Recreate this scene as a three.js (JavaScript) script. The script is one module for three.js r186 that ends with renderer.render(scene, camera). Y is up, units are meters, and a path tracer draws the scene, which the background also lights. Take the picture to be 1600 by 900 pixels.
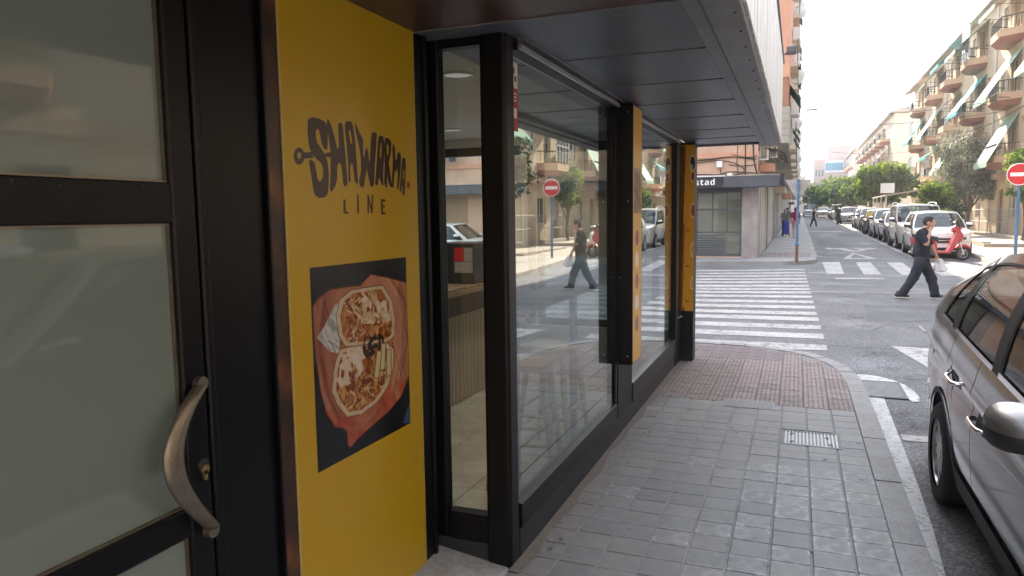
import * as THREE from 'three';
import { RoundedBoxGeometry } from 'three/addons/geometries/RoundedBoxGeometry.js';
import { TextGeometry } from 'three/addons/geometries/TextGeometry.js';
import { FontLoader } from 'three/addons/loaders/FontLoader.js';
import { mergeGeometries, mergeVertices, toCreasedNormals } from 'three/addons/utils/BufferGeometryUtils.js';

// ---------------------------------------------------------------- camera, sky, sun, exposure
const scene = new THREE.Scene();
const SKY_LEVEL = 0.9;
const camera = new THREE.PerspectiveCamera(43.83, 16 / 9, 0.05, 1500);
camera.position.set(0, 1.65, 0);
camera.rotation.order = 'YXZ';
camera.rotation.set(-0.0991, 0.38, -0.0135);

const sunEl = 33 * Math.PI / 180, sunAz = 10.5 * Math.PI / 180;   // ahead and a little to the left of the street
const sunDir = new THREE.Vector3(-Math.sin(sunAz) * Math.cos(sunEl), Math.sin(sunEl), -Math.cos(sunAz) * Math.cos(sunEl));
// hazy bright sky: pale blue overhead, whitening towards the horizon and round the sun
{
  const w = 512, h = 256, d = new Float32Array(w * h * 4);
  for (let j = 0; j < h; j++) for (let i = 0; i < w; i++) {
    const el = ((j + 0.5) / h - 0.5) * Math.PI, az = ((i + 0.5) / w - 0.5) * 2 * Math.PI, x = Math.cos(el) * Math.cos(az), y = Math.sin(el), z = Math.cos(el) * Math.sin(az);
    const up = Math.max(0, y), hz = Math.pow(1 - up, 2.2), c = Math.max(0, x * sunDir.x + y * sunDir.y + z * sunDir.z), glow = 0.55 * Math.pow(c, 4) + 0.7 * Math.pow(c, 24);
    const k = (j * w + i) * 4, low = y < 0 ? 0.35 : 1;
    d[k] = (lerpS(0.50, 0.84, hz) + glow) * low; d[k + 1] = (lerpS(0.58, 0.87, hz) + glow * 0.98) * low; d[k + 2] = (lerpS(0.72, 0.92, hz) + glow * 0.94) * low; d[k + 3] = 1;
  }
  function lerpS(a, b, t) { return (a + (b - a) * t) * SKY_LEVEL; }
  const t = new THREE.DataTexture(d, w, h, THREE.RGBAFormat, THREE.FloatType); t.mapping = THREE.EquirectangularReflectionMapping; t.magFilter = THREE.LinearFilter; t.minFilter = THREE.LinearFilter; t.wrapS = THREE.RepeatWrapping; t.needsUpdate = true;
  scene.background = t; scene.environment = t;
}
const sun = new THREE.DirectionalLight(0xfff0dc, 4.2);
sun.position.copy(sunDir).multiplyScalar(150);
sun.castShadow = true;
Object.assign(sun.shadow.camera, { left: -90, right: 90, top: 90, bottom: -90, near: 1, far: 420 });
sun.shadow.mapSize.set(4096, 4096);
scene.add(sun, sun.target);
scene.fog = new THREE.FogExp2(0xf2f2f4, 0.0013);
const renderer = new THREE.WebGLRenderer({ antialias: true });
renderer.toneMapping = THREE.LinearToneMapping;
renderer.toneMappingExposure = 4.5;
renderer.shadowMap.enabled = true;

// ---------------------------------------------------------------- helpers
let seed = 12345;
const rnd = () => { seed |= 0; seed = seed + 0x6D2B79F5 | 0; let t = Math.imul(seed ^ seed >>> 15, 1 | seed); t = t + Math.imul(t ^ t >>> 7, 61 | t) ^ t; return ((t ^ t >>> 14) >>> 0) / 4294967296; };
const rr = (a, b) => a + (b - a) * rnd();
const V = (x, y, z) => new THREE.Vector3(x, y, z);
const lerp = (a, b, t) => a + (b - a) * t;
const sstep = (a, b, t) => { t = Math.min(1, Math.max(0, (t - a) / (b - a))); return t * t * (3 - 2 * t); };
const G = z => -0.12 + 0.011 * Math.min(130, Math.max(0, -z - 17));        // height of the road: level at the crossing, then gently uphill
const GS = z => G(z) + 0.12;                                                // pavements

function clean(g) {
  if (g.index) g = g.toNonIndexed();
  for (const k of Object.keys(g.attributes)) if (!['position', 'normal', 'uv'].includes(k)) g.deleteAttribute(k);
  if (!g.attributes.normal) g.computeVertexNormals();
  if (!g.attributes.uv) g.setAttribute('uv', new THREE.BufferAttribute(new Float32Array(g.attributes.position.count * 2), 2));
  g.morphAttributes = {};
  return g;
}
const merge = l => l.length === 1 ? clean(l[0]) : mergeGeometries(l.map(clean));
function boxUV(g, ox = 0, oy = 0) {                                          // uv in metres, by the way each face points
  g = clean(g);
  const p = g.attributes.position, uv = g.attributes.uv, a = V(), b = V(), c = V(), n = V();
  for (let i = 0; i < p.count; i += 3) {
    a.fromBufferAttribute(p, i); b.fromBufferAttribute(p, i + 1); c.fromBufferAttribute(p, i + 2);
    n.copy(b).sub(a).cross(c.clone().sub(a));
    const x = Math.abs(n.x), y = Math.abs(n.y), z = Math.abs(n.z);
    [a, b, c].forEach((q, k) => { if (y >= x && y >= z) uv.setXY(i + k, q.x + ox, q.z + oy); else if (x >= z) uv.setXY(i + k, q.z + ox, q.y + oy); else uv.setXY(i + k, q.x + ox, q.y + oy); });
  }
  return g;
}
const box = (w, h, d, x = 0, y = 0, z = 0, r = 0) => (r ? new RoundedBoxGeometry(w, h, d, 2, r) : new THREE.BoxGeometry(w, h, d)).translate(x, y, z);
const bx = (x0, x1, y0, y1, z0, z1, r = 0) => box(Math.abs(x1 - x0), Math.abs(y1 - y0), Math.abs(z1 - z0), (x0 + x1) / 2, (y0 + y1) / 2, (z0 + z1) / 2, r);
function rod(a, b, r0, r1 = r0, seg = 8, caps = true) {
  const d = b.clone().sub(a), g = new THREE.CylinderGeometry(r1, r0, d.length(), seg, 1, !caps);
  g.applyQuaternion(new THREE.Quaternion().setFromUnitVectors(V(0, 1, 0), d.clone().normalize()));
  return g.translate((a.x + b.x) / 2, (a.y + b.y) / 2, (a.z + b.z) / 2);
}
const tube = (pts, r, seg = 24, rs = 6) => new THREE.TubeGeometry(new THREE.CatmullRomCurve3(pts.map(p => p.isVector3 ? p : V(...p))), seg, r, rs);
function prism(poly, depth, bevel = 0, holes) {
  const s = new THREE.Shape(poly.map(p => new THREE.Vector2(...p)));
  if (holes) for (const h of holes) s.holes.push(new THREE.Path(h.map(p => new THREE.Vector2(...p))));
  return new THREE.ExtrudeGeometry(s, { depth, bevelEnabled: bevel > 0, bevelThickness: bevel, bevelSize: bevel, bevelSegments: 1, steps: 1, curveSegments: 6 });
}
const tri = new Set();
function grid(nu, nv, fn, flip = false) {                                     // a surface from fn(u, v) => [x, y, z], smooth
  const pos = [], uv = [], idx = [];
  for (let j = 0; j <= nv; j++) for (let i = 0; i <= nu; i++) { pos.push(...fn(i / nu, j / nv)); uv.push(i / nu, j / nv); }
  for (let j = 0; j < nv; j++) for (let i = 0; i < nu; i++) { const a = j * (nu + 1) + i, b = a + 1, c = a + nu + 1, d = c + 1; flip ? idx.push(a, c, b, b, c, d) : idx.push(a, b, c, b, d, c); }
  const g = new THREE.BufferGeometry();
  g.setAttribute('position', new THREE.Float32BufferAttribute(pos, 3)); g.setAttribute('uv', new THREE.Float32BufferAttribute(uv, 2)); g.setIndex(idx); g.computeVertexNormals();
  return g;
}
function hexa(b, t) {                                                         // solid between four bottom and four top corners (counter-clockwise from above)
  const pos = [], q = (a, c, d, e) => pos.push(...a, ...c, ...d, ...a, ...d, ...e);
  q(t[0], t[1], t[2], t[3]); q(b[3], b[2], b[1], b[0]);
  for (let i = 0; i < 4; i++) { const j = (i + 1) % 4; q(b[i], b[j], t[j], t[i]); }
  const g = new THREE.BufferGeometry(); g.setAttribute('position', new THREE.Float32BufferAttribute(pos, 3)); g.computeVertexNormals();
  return boxUV(g);
}
const names = {};
const numbered = n => { const k = names[n] = (names[n] ?? -1) + 1; return k ? n + '_' + String(k).padStart(3, '0') : n; };
function mesh(name, geo, mat) { const m = new THREE.Mesh(Array.isArray(geo) ? merge(geo) : geo, mat); m.name = name; m.castShadow = m.receiveShadow = true; return m; }
function part(parent, name, geo, mat, label) { const m = mesh(name, geo, mat); parent.add(m); if (label) m.userData.label = label; return m; }
function thing(name, label, category, pos = [0, 0, 0], turn = 0, group) {
  const o = new THREE.Group(); o.name = numbered(name); o.position.set(...pos); o.rotation.y = turn; o.userData = { label, category }; if (group) o.userData.group = group;
  scene.add(o); return o;
}
function struct(name, geo, mat) { const m = mesh(numbered(name), geo, mat); m.userData.kind = 'structure'; scene.add(m); return m; }
function one(name, label, category, geo, mat, group) { const m = mesh(numbered(name), geo, mat); m.userData = { label, category }; if (group) m.userData.group = group; scene.add(m); return m; }
function copyOf(o, label, pos, turn) { const c = o.clone(); c.name = numbered(o.name.replace(/_\d{3}$/, '')); c.userData = { ...o.userData, label }; if (pos) c.position.set(...pos); if (turn !== undefined) c.rotation.y = turn; scene.add(c); return c; }

// ---------------------------------------------------------------- textures
const hash = (x, y, s) => { let h = Math.imul(x, 374761393) + Math.imul(y, 668265263) + Math.imul(s, 1274126177) | 0; h = Math.imul(h ^ h >>> 13, 1274126177); return ((h ^ h >>> 16) >>> 0) / 4294967296; };
function noise(u, v, f, s) {                                                  // tileable value noise, f cells across
  const x = u * f, y = v * f, i = Math.floor(x), j = Math.floor(y), a = x - i, b = y - j, w = t => ((t % f) + f) % f;
  const sa = a * a * (3 - 2 * a), sb = b * b * (3 - 2 * b);
  return lerp(lerp(hash(w(i), w(j), s), hash(w(i + 1), w(j), s), sa), lerp(hash(w(i), w(j + 1), s), hash(w(i + 1), w(j + 1), s), sa), sb);
}
const fbm = (u, v, f, s, o = 4) => { let r = 0, a = 0.5, n = 0; for (let k = 0; k < o; k++) { r += a * noise(u, v, f << k, s + k); n += a; a *= 0.5; } return r / n; };
function tex(size, fn, srgb = true) {                                         // fn(u, v) => [r, g, b] in 0..1
  const d = new Uint8Array(size * size * 4);
  for (let j = 0; j < size; j++) for (let i = 0; i < size; i++) { const c = fn(i / size, j / size), k = (j * size + i) * 4; for (let q = 0; q < 3; q++) d[k + q] = Math.max(0, Math.min(255, 255 * (c[q] ?? c[0]))); d[k + 3] = 255; }
  const t = new THREE.DataTexture(d, size, size); t.wrapS = t.wrapT = THREE.RepeatWrapping; t.magFilter = THREE.LinearFilter; t.minFilter = THREE.LinearMipmapLinearFilter; t.generateMipmaps = true;
  if (srgb) t.colorSpace = THREE.SRGBColorSpace; t.needsUpdate = true; return t;
}
const rep = (t, r, r2 = r) => { const c = t.clone(); c.repeat.set(r, r2); c.needsUpdate = true; return c; };
function canvasTex(w, h, draw) {
  const c = document.createElement('canvas'); c.width = w; c.height = h; draw(c.getContext('2d'), w, h);
  const t = new THREE.CanvasTexture(c); t.colorSpace = THREE.SRGBColorSpace; t.magFilter = THREE.LinearFilter; return t;
}
const mk = (color, rough = 0.8, o = {}) => { const m = new THREE.MeshStandardMaterial({ roughness: rough, ...o }); Array.isArray(color) ? m.color.setRGB(...color) : m.color.set(color); return m; };
const mp = (color, rough = 0.8, o = {}) => { const m = new THREE.MeshPhysicalMaterial({ roughness: rough, ...o }); Array.isArray(color) ? m.color.setRGB(...color) : m.color.set(color); return m; };

const tPatch = tex(512, (u, v) => [0.78 + 0.22 * fbm(u, v, 6, 3, 5) + 0.12 * (noise(u, v, 128, 9) - 0.5)]);        // uneven, for multiplying with a colour
const tFine = tex(256, (u, v) => [0.5 + 0.5 * (noise(u, v, 64, 5) + noise(u, v, 128, 6) - 1)], false);
const tAsphalt = tex(1024, (u, v) => {
  const big = fbm(u, v, 4, 21, 5), sp = noise(u, v, 256, 23), s2 = noise(u, v, 400, 29), st = fbm(u, v, 10, 31, 4);
  let c = 0.43 + 0.14 * (big - 0.5) + 0.17 * (sp - 0.5) + 0.12 * (s2 - 0.5); if (s2 > 0.88) c += 0.1; if (st > 0.66) c -= 0.35 * (st - 0.66);
  return [c * 1.0, c * 1.0, c * 1.02];
});
const tAsphaltB = tex(512, (u, v) => [0.5 * noise(u, v, 128, 41) + 0.5 * noise(u, v, 200, 42)], false);
const tPaint = tex(512, (u, v) => {                                            // worn road paint: grey shows where it has gone
  const w = fbm(u, v, 24, 51, 4), d = noise(u, v, 90, 55), big = fbm(u, v, 3, 57, 3); let c = 0.86 - 0.16 * (fbm(u, v, 5, 53, 4)); if (w * 0.65 + d * 0.25 + big * 0.3 > 0.685) c = 0.5 + 0.15 * d; else if (d > 0.8) c -= 0.12;
  return [c, c * 0.99, c * 0.985];
});
const tPlaster = tex(512, (u, v) => { const c = 0.84 + 0.16 * fbm(u, v, 5, 61, 5) - 0.16 * Math.max(0, fbm(u * 3 % 1, v, 6, 63, 3) - 0.58); return [c, c * 0.99, c * 0.97]; });
const tTile = [0, 1, 2, 3, 4, 5].map(k => tex(256, (u, v) => {                       // cement paving tile: speckle, scuffs, chalky worn edges on some
  const e = Math.min(u, v, 1 - u, 1 - v), ch = fbm(u, v, 5, 71 + k * 7, 4), sp = noise(u, v, 96, 75 + k);
  let c = 0.50 + 0.08 * (fbm(u, v, 3, 77 + k, 4) - 0.5) + 0.06 * (sp - 0.5);
  if (k === 2) c += 0.14 * Math.max(0, ch - 0.42) + 0.10 * sstep(0.09, 0.0, e * (0.5 + sp)) * ch;
  if (k >= 3) c += 0.24 * Math.max(0, ch - 0.42) + 0.2 * sstep(0.3, 0.7, fbm(u, v, 4, 171 + k, 3)) * sstep(0.12, 0.0, e * (0.4 + 1.2 * sp)) * ch;
  return [c * 1.0, c * 0.995, c * 0.995];
}));
const tRed = tex(256, (u, v) => {
  const gx = Math.abs((u * 5) % 1 - 0.5), gy = Math.abs((v * 5) % 1 - 0.5), k = Math.max(gx, gy), n = fbm(u, v, 6, 91, 4);
  const t = k > 0.36 ? 0.84 : 1, c = 0.86 + 0.3 * (n - 0.5);
  return [0.66 * c * t, 0.58 * c * t, 0.565 * c * t];
});
const tRedB = tex(256, (u, v) => { const gx = Math.abs((u * 5) % 1 - 0.5), gy = Math.abs((v * 5) % 1 - 0.5); return [sstep(0.46, 0.3, Math.max(gx, gy))]; }, false);
const tStripeB = tex(256, (u, v) => { const k = Math.abs(((u + v) * 5) % 1 - 0.5); return [sstep(0.4, 0.22, k)]; }, false);
const tStripe = tex(256, (u, v) => { const k = Math.abs(((u + v) * 5) % 1 - 0.5), n = fbm(u, v, 6, 95, 4), c = (0.85 + 0.3 * (n - 0.5)) * (k > 0.32 ? 0.66 : 1); return [0.62 * c, 0.55 * c, 0.55 * c]; });
const tFrame = tex(512, (u, v) => {                                            // black lacquer with dust and tiny chips
  const n = fbm(u, v, 8, 101, 4); let c = 0.82 + 0.18 * n; const f = noise(u, v, 160, 103) * noise(u, v, 90, 107); if (f > 0.80) c = 3.2; return [c * 0.3];
});
const tWood = tex(256, (u, v) => { const g = fbm(u * 1, v, 3, 111, 3), r = 0.5 + 0.5 * Math.sin((u * 14 + g * 5) * 6.283), c = 0.8 + 0.2 * r * 0.6 + 0.1 * (noise(u, v, 128, 113) - 0.5); return [c, c * 0.95, c * 0.9]; });

// ---------------------------------------------------------------- materials
const M = {
  asphalt: mk([1.12, 1.1, 1.09], 0.88, { map: rep(tAsphalt, 0.3), bumpMap: rep(tAsphaltB, 0.8), bumpScale: 0.006 }),
  asphaltPatch: mk([0.92, 0.91, 0.91], 0.9, { map: rep(tAsphalt, 0.45), bumpMap: rep(tAsphaltB, 1), bumpScale: 0.005 }),
  oil: mk([0.66, 0.65, 0.66], 0.7, { map: rep(tAsphalt, 0.6) }),
  mortar: mk([0.3, 0.285, 0.275], 0.95, { map: rep(tPatch, 0.7) }),
  kerb: mk([0.38, 0.365, 0.355], 0.85, { map: rep(tPatch, 0.9), bumpMap: rep(tFine, 2), bumpScale: 0.003 }),
  paint: mk([0.8, 0.785, 0.77], 0.8, { map: rep(tPaint, 0.55) }),
  whitewash: mk([0.95, 0.95, 0.95], 0.7, { map: rep(tPaint, 1.7) }),
  tile: [0, 1, 2, 3, 4, 5, 0, 1, 2, 3, 4, 5, 0, 1, 2, 3, 4, 5].map((k, i) => mk([0.84, 0.835, 0.83].map((q, c) => q * [1, 0.95, 1.04][Math.floor(i / 6)] * (i > 11 ? [1.02, 1, 0.97][c] : 1)), 0.58, { map: tTile[k], bumpMap: rep(tFine, 1), bumpScale: 0.0015 })),
  tileDust: mk([0.93, 0.88, 0.84], 0.8, { map: tTile[1] }),
  red: mk([0.84, 0.87, 0.86], 0.72, { map: tRed, bumpMap: tRedB, bumpScale: 0.006 }),
  redPale: mk([1.0, 1.02, 1.04], 0.68, { map: tRed, bumpMap: tRedB, bumpScale: 0.006 }),
  redStripe: mk([0.95, 0.95, 0.95], 0.7, { map: tStripe, bumpMap: tStripeB, bumpScale: 0.006 }),
  slab: mk([0.36, 0.35, 0.34], 0.85, { map: rep(tPatch, 0.4) }),
  slabWarm: mk([0.52, 0.45, 0.38], 0.9, { map: rep(tPatch, 0.4) }),
  frame: mp([0.05, 0.055, 0.085], 0.38, { map: rep(tFrame, 0.8), specularIntensity: 0.55 }),
  frameFlat: mp([0.014, 0.016, 0.022], 0.5, { specularIntensity: 0.6, map: rep(tPatch, 1.1) }),
  plinth: mk([0.024, 0.025, 0.032], 0.6, { map: rep(tPatch, 1.3), bumpMap: rep(tFine, 1), bumpScale: 0.002 }),
  coverRib: mk([0.6, 0.59, 0.58], 0.55, { map: rep(tPatch, 2) }),
  gullyBar: mk([0.3, 0.3, 0.3], 0.5, { map: rep(tPatch, 3) }),
  alu: mk([0.5, 0.5, 0.52], 0.35, { metalness: 0.9 }),
  steel: mk([0.33, 0.29, 0.24], 0.42, { metalness: 0.85, map: rep(tPatch, 6) }),
  brass: mk([0.45, 0.34, 0.16], 0.4, { metalness: 0.9 }),
  soffit: mp([0.125, 0.145, 0.19], 0.42, { map: rep(tPatch, 0.5) }),
  soffitRed: mp([0.09, 0.045, 0.04], 0.42, { map: rep(tPatch, 0.5) }),  // near panels: the reddish reflection is put into the colour
  beam: mk([0.23, 0.23, 0.25], 0.5, { map: rep(tPatch, 0.6) }),
  fascia: mk([0.74, 0.76, 0.8], 0.45, { map: rep(tPatch, 0.6) }),
  frosted: mp([0.165, 0.205, 0.195], 0.04, { clearcoat: 0.55, clearcoatRoughness: 0.01, ior: 1.4 }),
  pane: mp([0.8, 0.85, 0.84], 0.0, { transmission: 1, thickness: 0, ior: 2.3 }),
  paneInnerAdded: mp([0.92, 0.94, 0.93], 0.0, { transmission: 1, thickness: 0, ior: 1.6 }),
  paneClear: mp([0.93, 0.96, 0.95], 0.0, { transmission: 1, thickness: 0, ior: 1.5 }),
  glassFar: mp([0.035, 0.045, 0.055], 0.06, { clearcoat: 1, clearcoatRoughness: 0.02 }),
  white: mk([0.74, 0.74, 0.73], 0.6, { map: rep(tPlaster, 0.4) }),
  ceiling: mk([0.62, 0.62, 0.61], 0.8),
  black: mk([0.018, 0.018, 0.02], 0.55),
  rubber: mk([0.022, 0.022, 0.024], 0.85),
  yellow: mk([0.62, 0.36, 0.03], 0.42),
  wood: mk([0.42, 0.29, 0.17], 0.6, { map: rep(tWood, 3) }),
  woodDark: mk([0.12, 0.085, 0.055], 0.6, { map: rep(tWood, 3) }),
  stool: mk([0.62, 0.47, 0.16], 0.5, { map: rep(tWood, 3) }),
  salmon: mk([0.66, 0.36, 0.25], 0.9, { map: rep(tPlaster, 0.25) }),
  salmonPale: mk([0.64, 0.44, 0.33], 0.9, { map: rep(tPlaster, 0.3) }),
  brown: mk([0.38, 0.2, 0.13], 0.9, { map: rep(tPlaster, 0.3) }),
  greyWall: mk([0.42, 0.4, 0.35], 0.9, { map: rep(tPlaster, 0.3) }),
  slate: mk([0.10, 0.105, 0.125], 0.6, { map: rep(tPatch, 0.5) }),
  stone: mk([0.4, 0.35, 0.34], 0.8, { map: rep(tPatch, 0.6) }),
  cream: mk([0.76, 0.63, 0.46], 0.9, { map: rep(tPlaster, 0.2) }),
  creamPale: mk([0.74, 0.65, 0.53], 0.9, { map: rep(tPlaster, 0.15) }),
  creamGrey: mk([0.52, 0.47, 0.42], 0.9, { map: rep(tPlaster, 0.15) }),
  pinkGrey: mk([0.52, 0.42, 0.4], 0.9, { map: rep(tPlaster, 0.1) }),
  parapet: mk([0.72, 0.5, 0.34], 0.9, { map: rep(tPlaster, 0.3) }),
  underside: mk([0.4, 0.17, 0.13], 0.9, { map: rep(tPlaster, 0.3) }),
  shutter: mk([0.40, 0.27, 0.17], 0.7, { map: rep(tPatch, 0.5) }),
  shutterPale: mk([0.52, 0.48, 0.42], 0.7, { map: rep(tPatch, 0.5) }),
  iron: mk([0.07, 0.07, 0.075], 0.6),
  mint: mk([0.42, 0.62, 0.5], 0.9, { map: rep(tPatch, 0.6) }),
  turquoise: mk([0.02, 0.46, 0.5], 0.85, { map: rep(tPatch, 0.6) }),
  green: mk([0.05, 0.2, 0.11], 0.85, { map: rep(tPatch, 0.6) }),
  bluePole: mk([0.08, 0.19, 0.36], 0.45, { map: rep(tPatch, 2) }),
  rust: mk([0.24, 0.1, 0.07], 0.8, { map: rep(tPatch, 3) }),
  signRed: mk([0.6, 0.02, 0.025], 0.4),
  signWhite: mk([0.8, 0.8, 0.8], 0.4),
  signBack: mk([0.42, 0.4, 0.38], 0.5, { map: rep(tPatch, 2) }),
  cable: mk([0.03, 0.028, 0.028], 0.8),
  trunk: mk([0.16, 0.11, 0.08], 0.95, { map: rep(tPatch, 2) }),
  pvc: mk([0.7, 0.7, 0.68], 0.5),
  fence: mk([0.35, 0.34, 0.32], 0.6),
};
const LOGO = [[[133,1990],[157,2001],[193,2001],[225,1995],[241,1982],[240,1950],[238,1914],[234,1899],[219,1900],[206,1917],[199,1946],[192,1965],[183,1968],[173,1960],[171,1938],[179,1917],[202,1896],[222,1878],[234,1854],[238,1814],[234,1768],[227,1742],[208,1729],[177,1727],[156,1736],[147,1755],[140,1799],[134,1828],[130,1849],[140,1856],[159,1846],[165,1825],[171,1795],[180,1781],[195,1786],[206,1802],[208,1832],[195,1851],[168,1864],[145,1882],[135,1898],[131,1920],[129,1953]],[[99,1876],[149,1882],[152,1864],[101,1858]],[[247,2006],[262,1990],[281,1949],[292,1914],[298,1902],[307,1910],[309,1941],[308,1982],[310,1998],[328,2002],[336,1988],[338,1944],[346,1882],[349,1830],[353,1788],[350,1776],[332,1772],[326,1787],[322,1828],[315,1854],[302,1858],[292,1847],[287,1796],[274,1769],[251,1749],[243,1758],[251,1814],[255,1873],[221,1874],[222,1883],[256,1890],[250,1931],[242,1970],[240,1995]],[[351,2002],[365,2012],[388,2014],[401,2003],[412,1945],[417,1876],[421,1791],[416,1784],[402,1792],[396,1838],[392,1859],[378,1860],[372,1831],[374,1794],[367,1787],[361,1799],[363,1857],[356,1935],[351,1976]],[[418,2013],[442,1980],[465,1956],[464,1896],[470,1880],[483,1919],[490,1925],[500,1912],[502,1877],[510,1872],[518,1922],[526,1967],[532,1987],[548,1990],[566,1987],[560,1942],[545,1868],[534,1795],[527,1778],[509,1780],[492,1826],[487,1854],[477,1826],[464,1781],[452,1771],[435,1778],[431,1791],[448,1835],[447,1895],[435,1942],[419,1983]],[[589,1981],[612,1981],[620,1959],[613,1890],[604,1832],[604,1786],[593,1786],[581,1805],[577,1819],[568,1808],[561,1785],[546,1784],[544,1795],[559,1869],[571,1943],[578,1972]],[[629,1977],[664,1974],[675,1958],[670,1923],[654,1887],[648,1881],[657,1846],[670,1783],[662,1777],[645,1799],[636,1834],[629,1776],[618,1781],[612,1798],[619,1862],[620,1930]],[[692,1962],[702,1943],[705,1896],[711,1885],[724,1921],[741,1928],[750,1911],[745,1869],[732,1809],[721,1773],[712,1778],[722,1838],[717,1867],[708,1843],[700,1855],[689,1825],[681,1777],[670,1783],[677,1836],[684,1895],[682,1935]],[[764,1906],[785,1905],[789,1884],[780,1811],[769,1747],[755,1756],[757,1786],[751,1792],[741,1761],[732,1767],[745,1827],[756,1882]],[[104,1866],[101,1855],[95,1845],[86,1839],[75,1836],[65,1837],[57,1843],[52,1851],[50,1862],[53,1872],[59,1882],[68,1888],[79,1891],[89,1890],[97,1885],[103,1876]]];
const LOGO_HOLES = [[[372,1978],[381,1985],[389,1964],[394,1933],[383,1932]],[[595,1959],[601,1946],[595,1900],[585,1888],[585,1916]],[[641,1955],[654,1945],[650,1915],[638,1903]],[[767,1858],[775,1847],[768,1816],[759,1813]],[[88,1866],[84,1858],[77,1854],[70,1857],[68,1865],[71,1873],[79,1877],[85,1874]]];
const LOGO_LINE = [[[324,1722],[336,1721],[335,1677],[351,1676],[351,1670],[321,1672]],[[414,1743],[423,1742],[422,1672],[411,1672]],[[484,1743],[494,1742],[511,1694],[516,1744],[525,1744],[518,1672],[508,1672],[493,1721],[492,1673],[482,1674]],[[582,1728],[615,1726],[614,1719],[595,1720],[594,1703],[609,1702],[609,1695],[593,1696],[594,1674],[614,1673],[613,1667],[581,1668]]];
const LOGO_DOT = [[[822,1794],[816,1783],[805,1778],[794,1782],[790,1793],[795,1804],[806,1809],[818,1805]]];
const FOOD = {"hand":[[117,1348],[141,1369],[219,1398],[334,1397],[413,1394],[489,1432],[616,1408],[771,1372],[766,961],[692,884],[583,844],[462,821],[358,798],[313,779],[293,792],[294,859],[219,885],[167,953],[142,1037],[127,1154],[119,1269]],"paper":[[132,1234],[180,1269],[247,1337],[289,1347],[260,1154],[205,1171]],"up":[[253,1297],[281,1353],[350,1380],[458,1380],[573,1379],[641,1312],[664,1231],[653,1154],[600,1141],[444,1157],[303,1173],[264,1217]],"low":[[269,1167],[445,1167],[580,1150],[644,1100],[635,1023],[589,954],[506,908],[391,889],[295,904],[240,964],[208,1021],[223,1087],[242,1132]],"blue":[[767,842],[762,749],[697,767]]};
// ================================================================ THE GROUND
const zs = [80, 40, 20, 0, -10, -17]; for (let z = -22; z > -150; z -= 8) zs.push(z); zs.push(-147, -200, -300, -500); zs.sort((a, b) => b - a);
function sheet(xs, f = G, dy = 0, zl = zs) {
  const g = grid(xs.length - 1, zl.length - 1, () => [0, 0, 0]), p = g.attributes.position, uv = g.attributes.uv;
  let k = 0; for (const z of zl) for (const x of xs) { p.setXYZ(k, x, f(z) + dy, z); uv.setXY(k, x, z); k++; }
  g.computeVertexNormals(); return g;
}
const road = struct('road', sheet([-400, -60, -20, 0, 20, 60, 400]), M.asphalt);
function marking(name, pts, dy = 0.005, mat = M.paint) {                      // painted marking: outline [x, z], laid on the road
  const s = new THREE.ShapeGeometry(new THREE.Shape(pts.map(([x, z]) => new THREE.Vector2(x, -z))));
  const p = s.attributes.position, uv = s.attributes.uv;
  for (let i = 0; i < p.count; i++) { const x = p.getX(i), z = -p.getY(i); p.setXYZ(i, x, G(z) + dy, z); uv.setXY(i, x, z); }
  s.computeVertexNormals();
  return part(road, name, s, mat);
}
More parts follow.
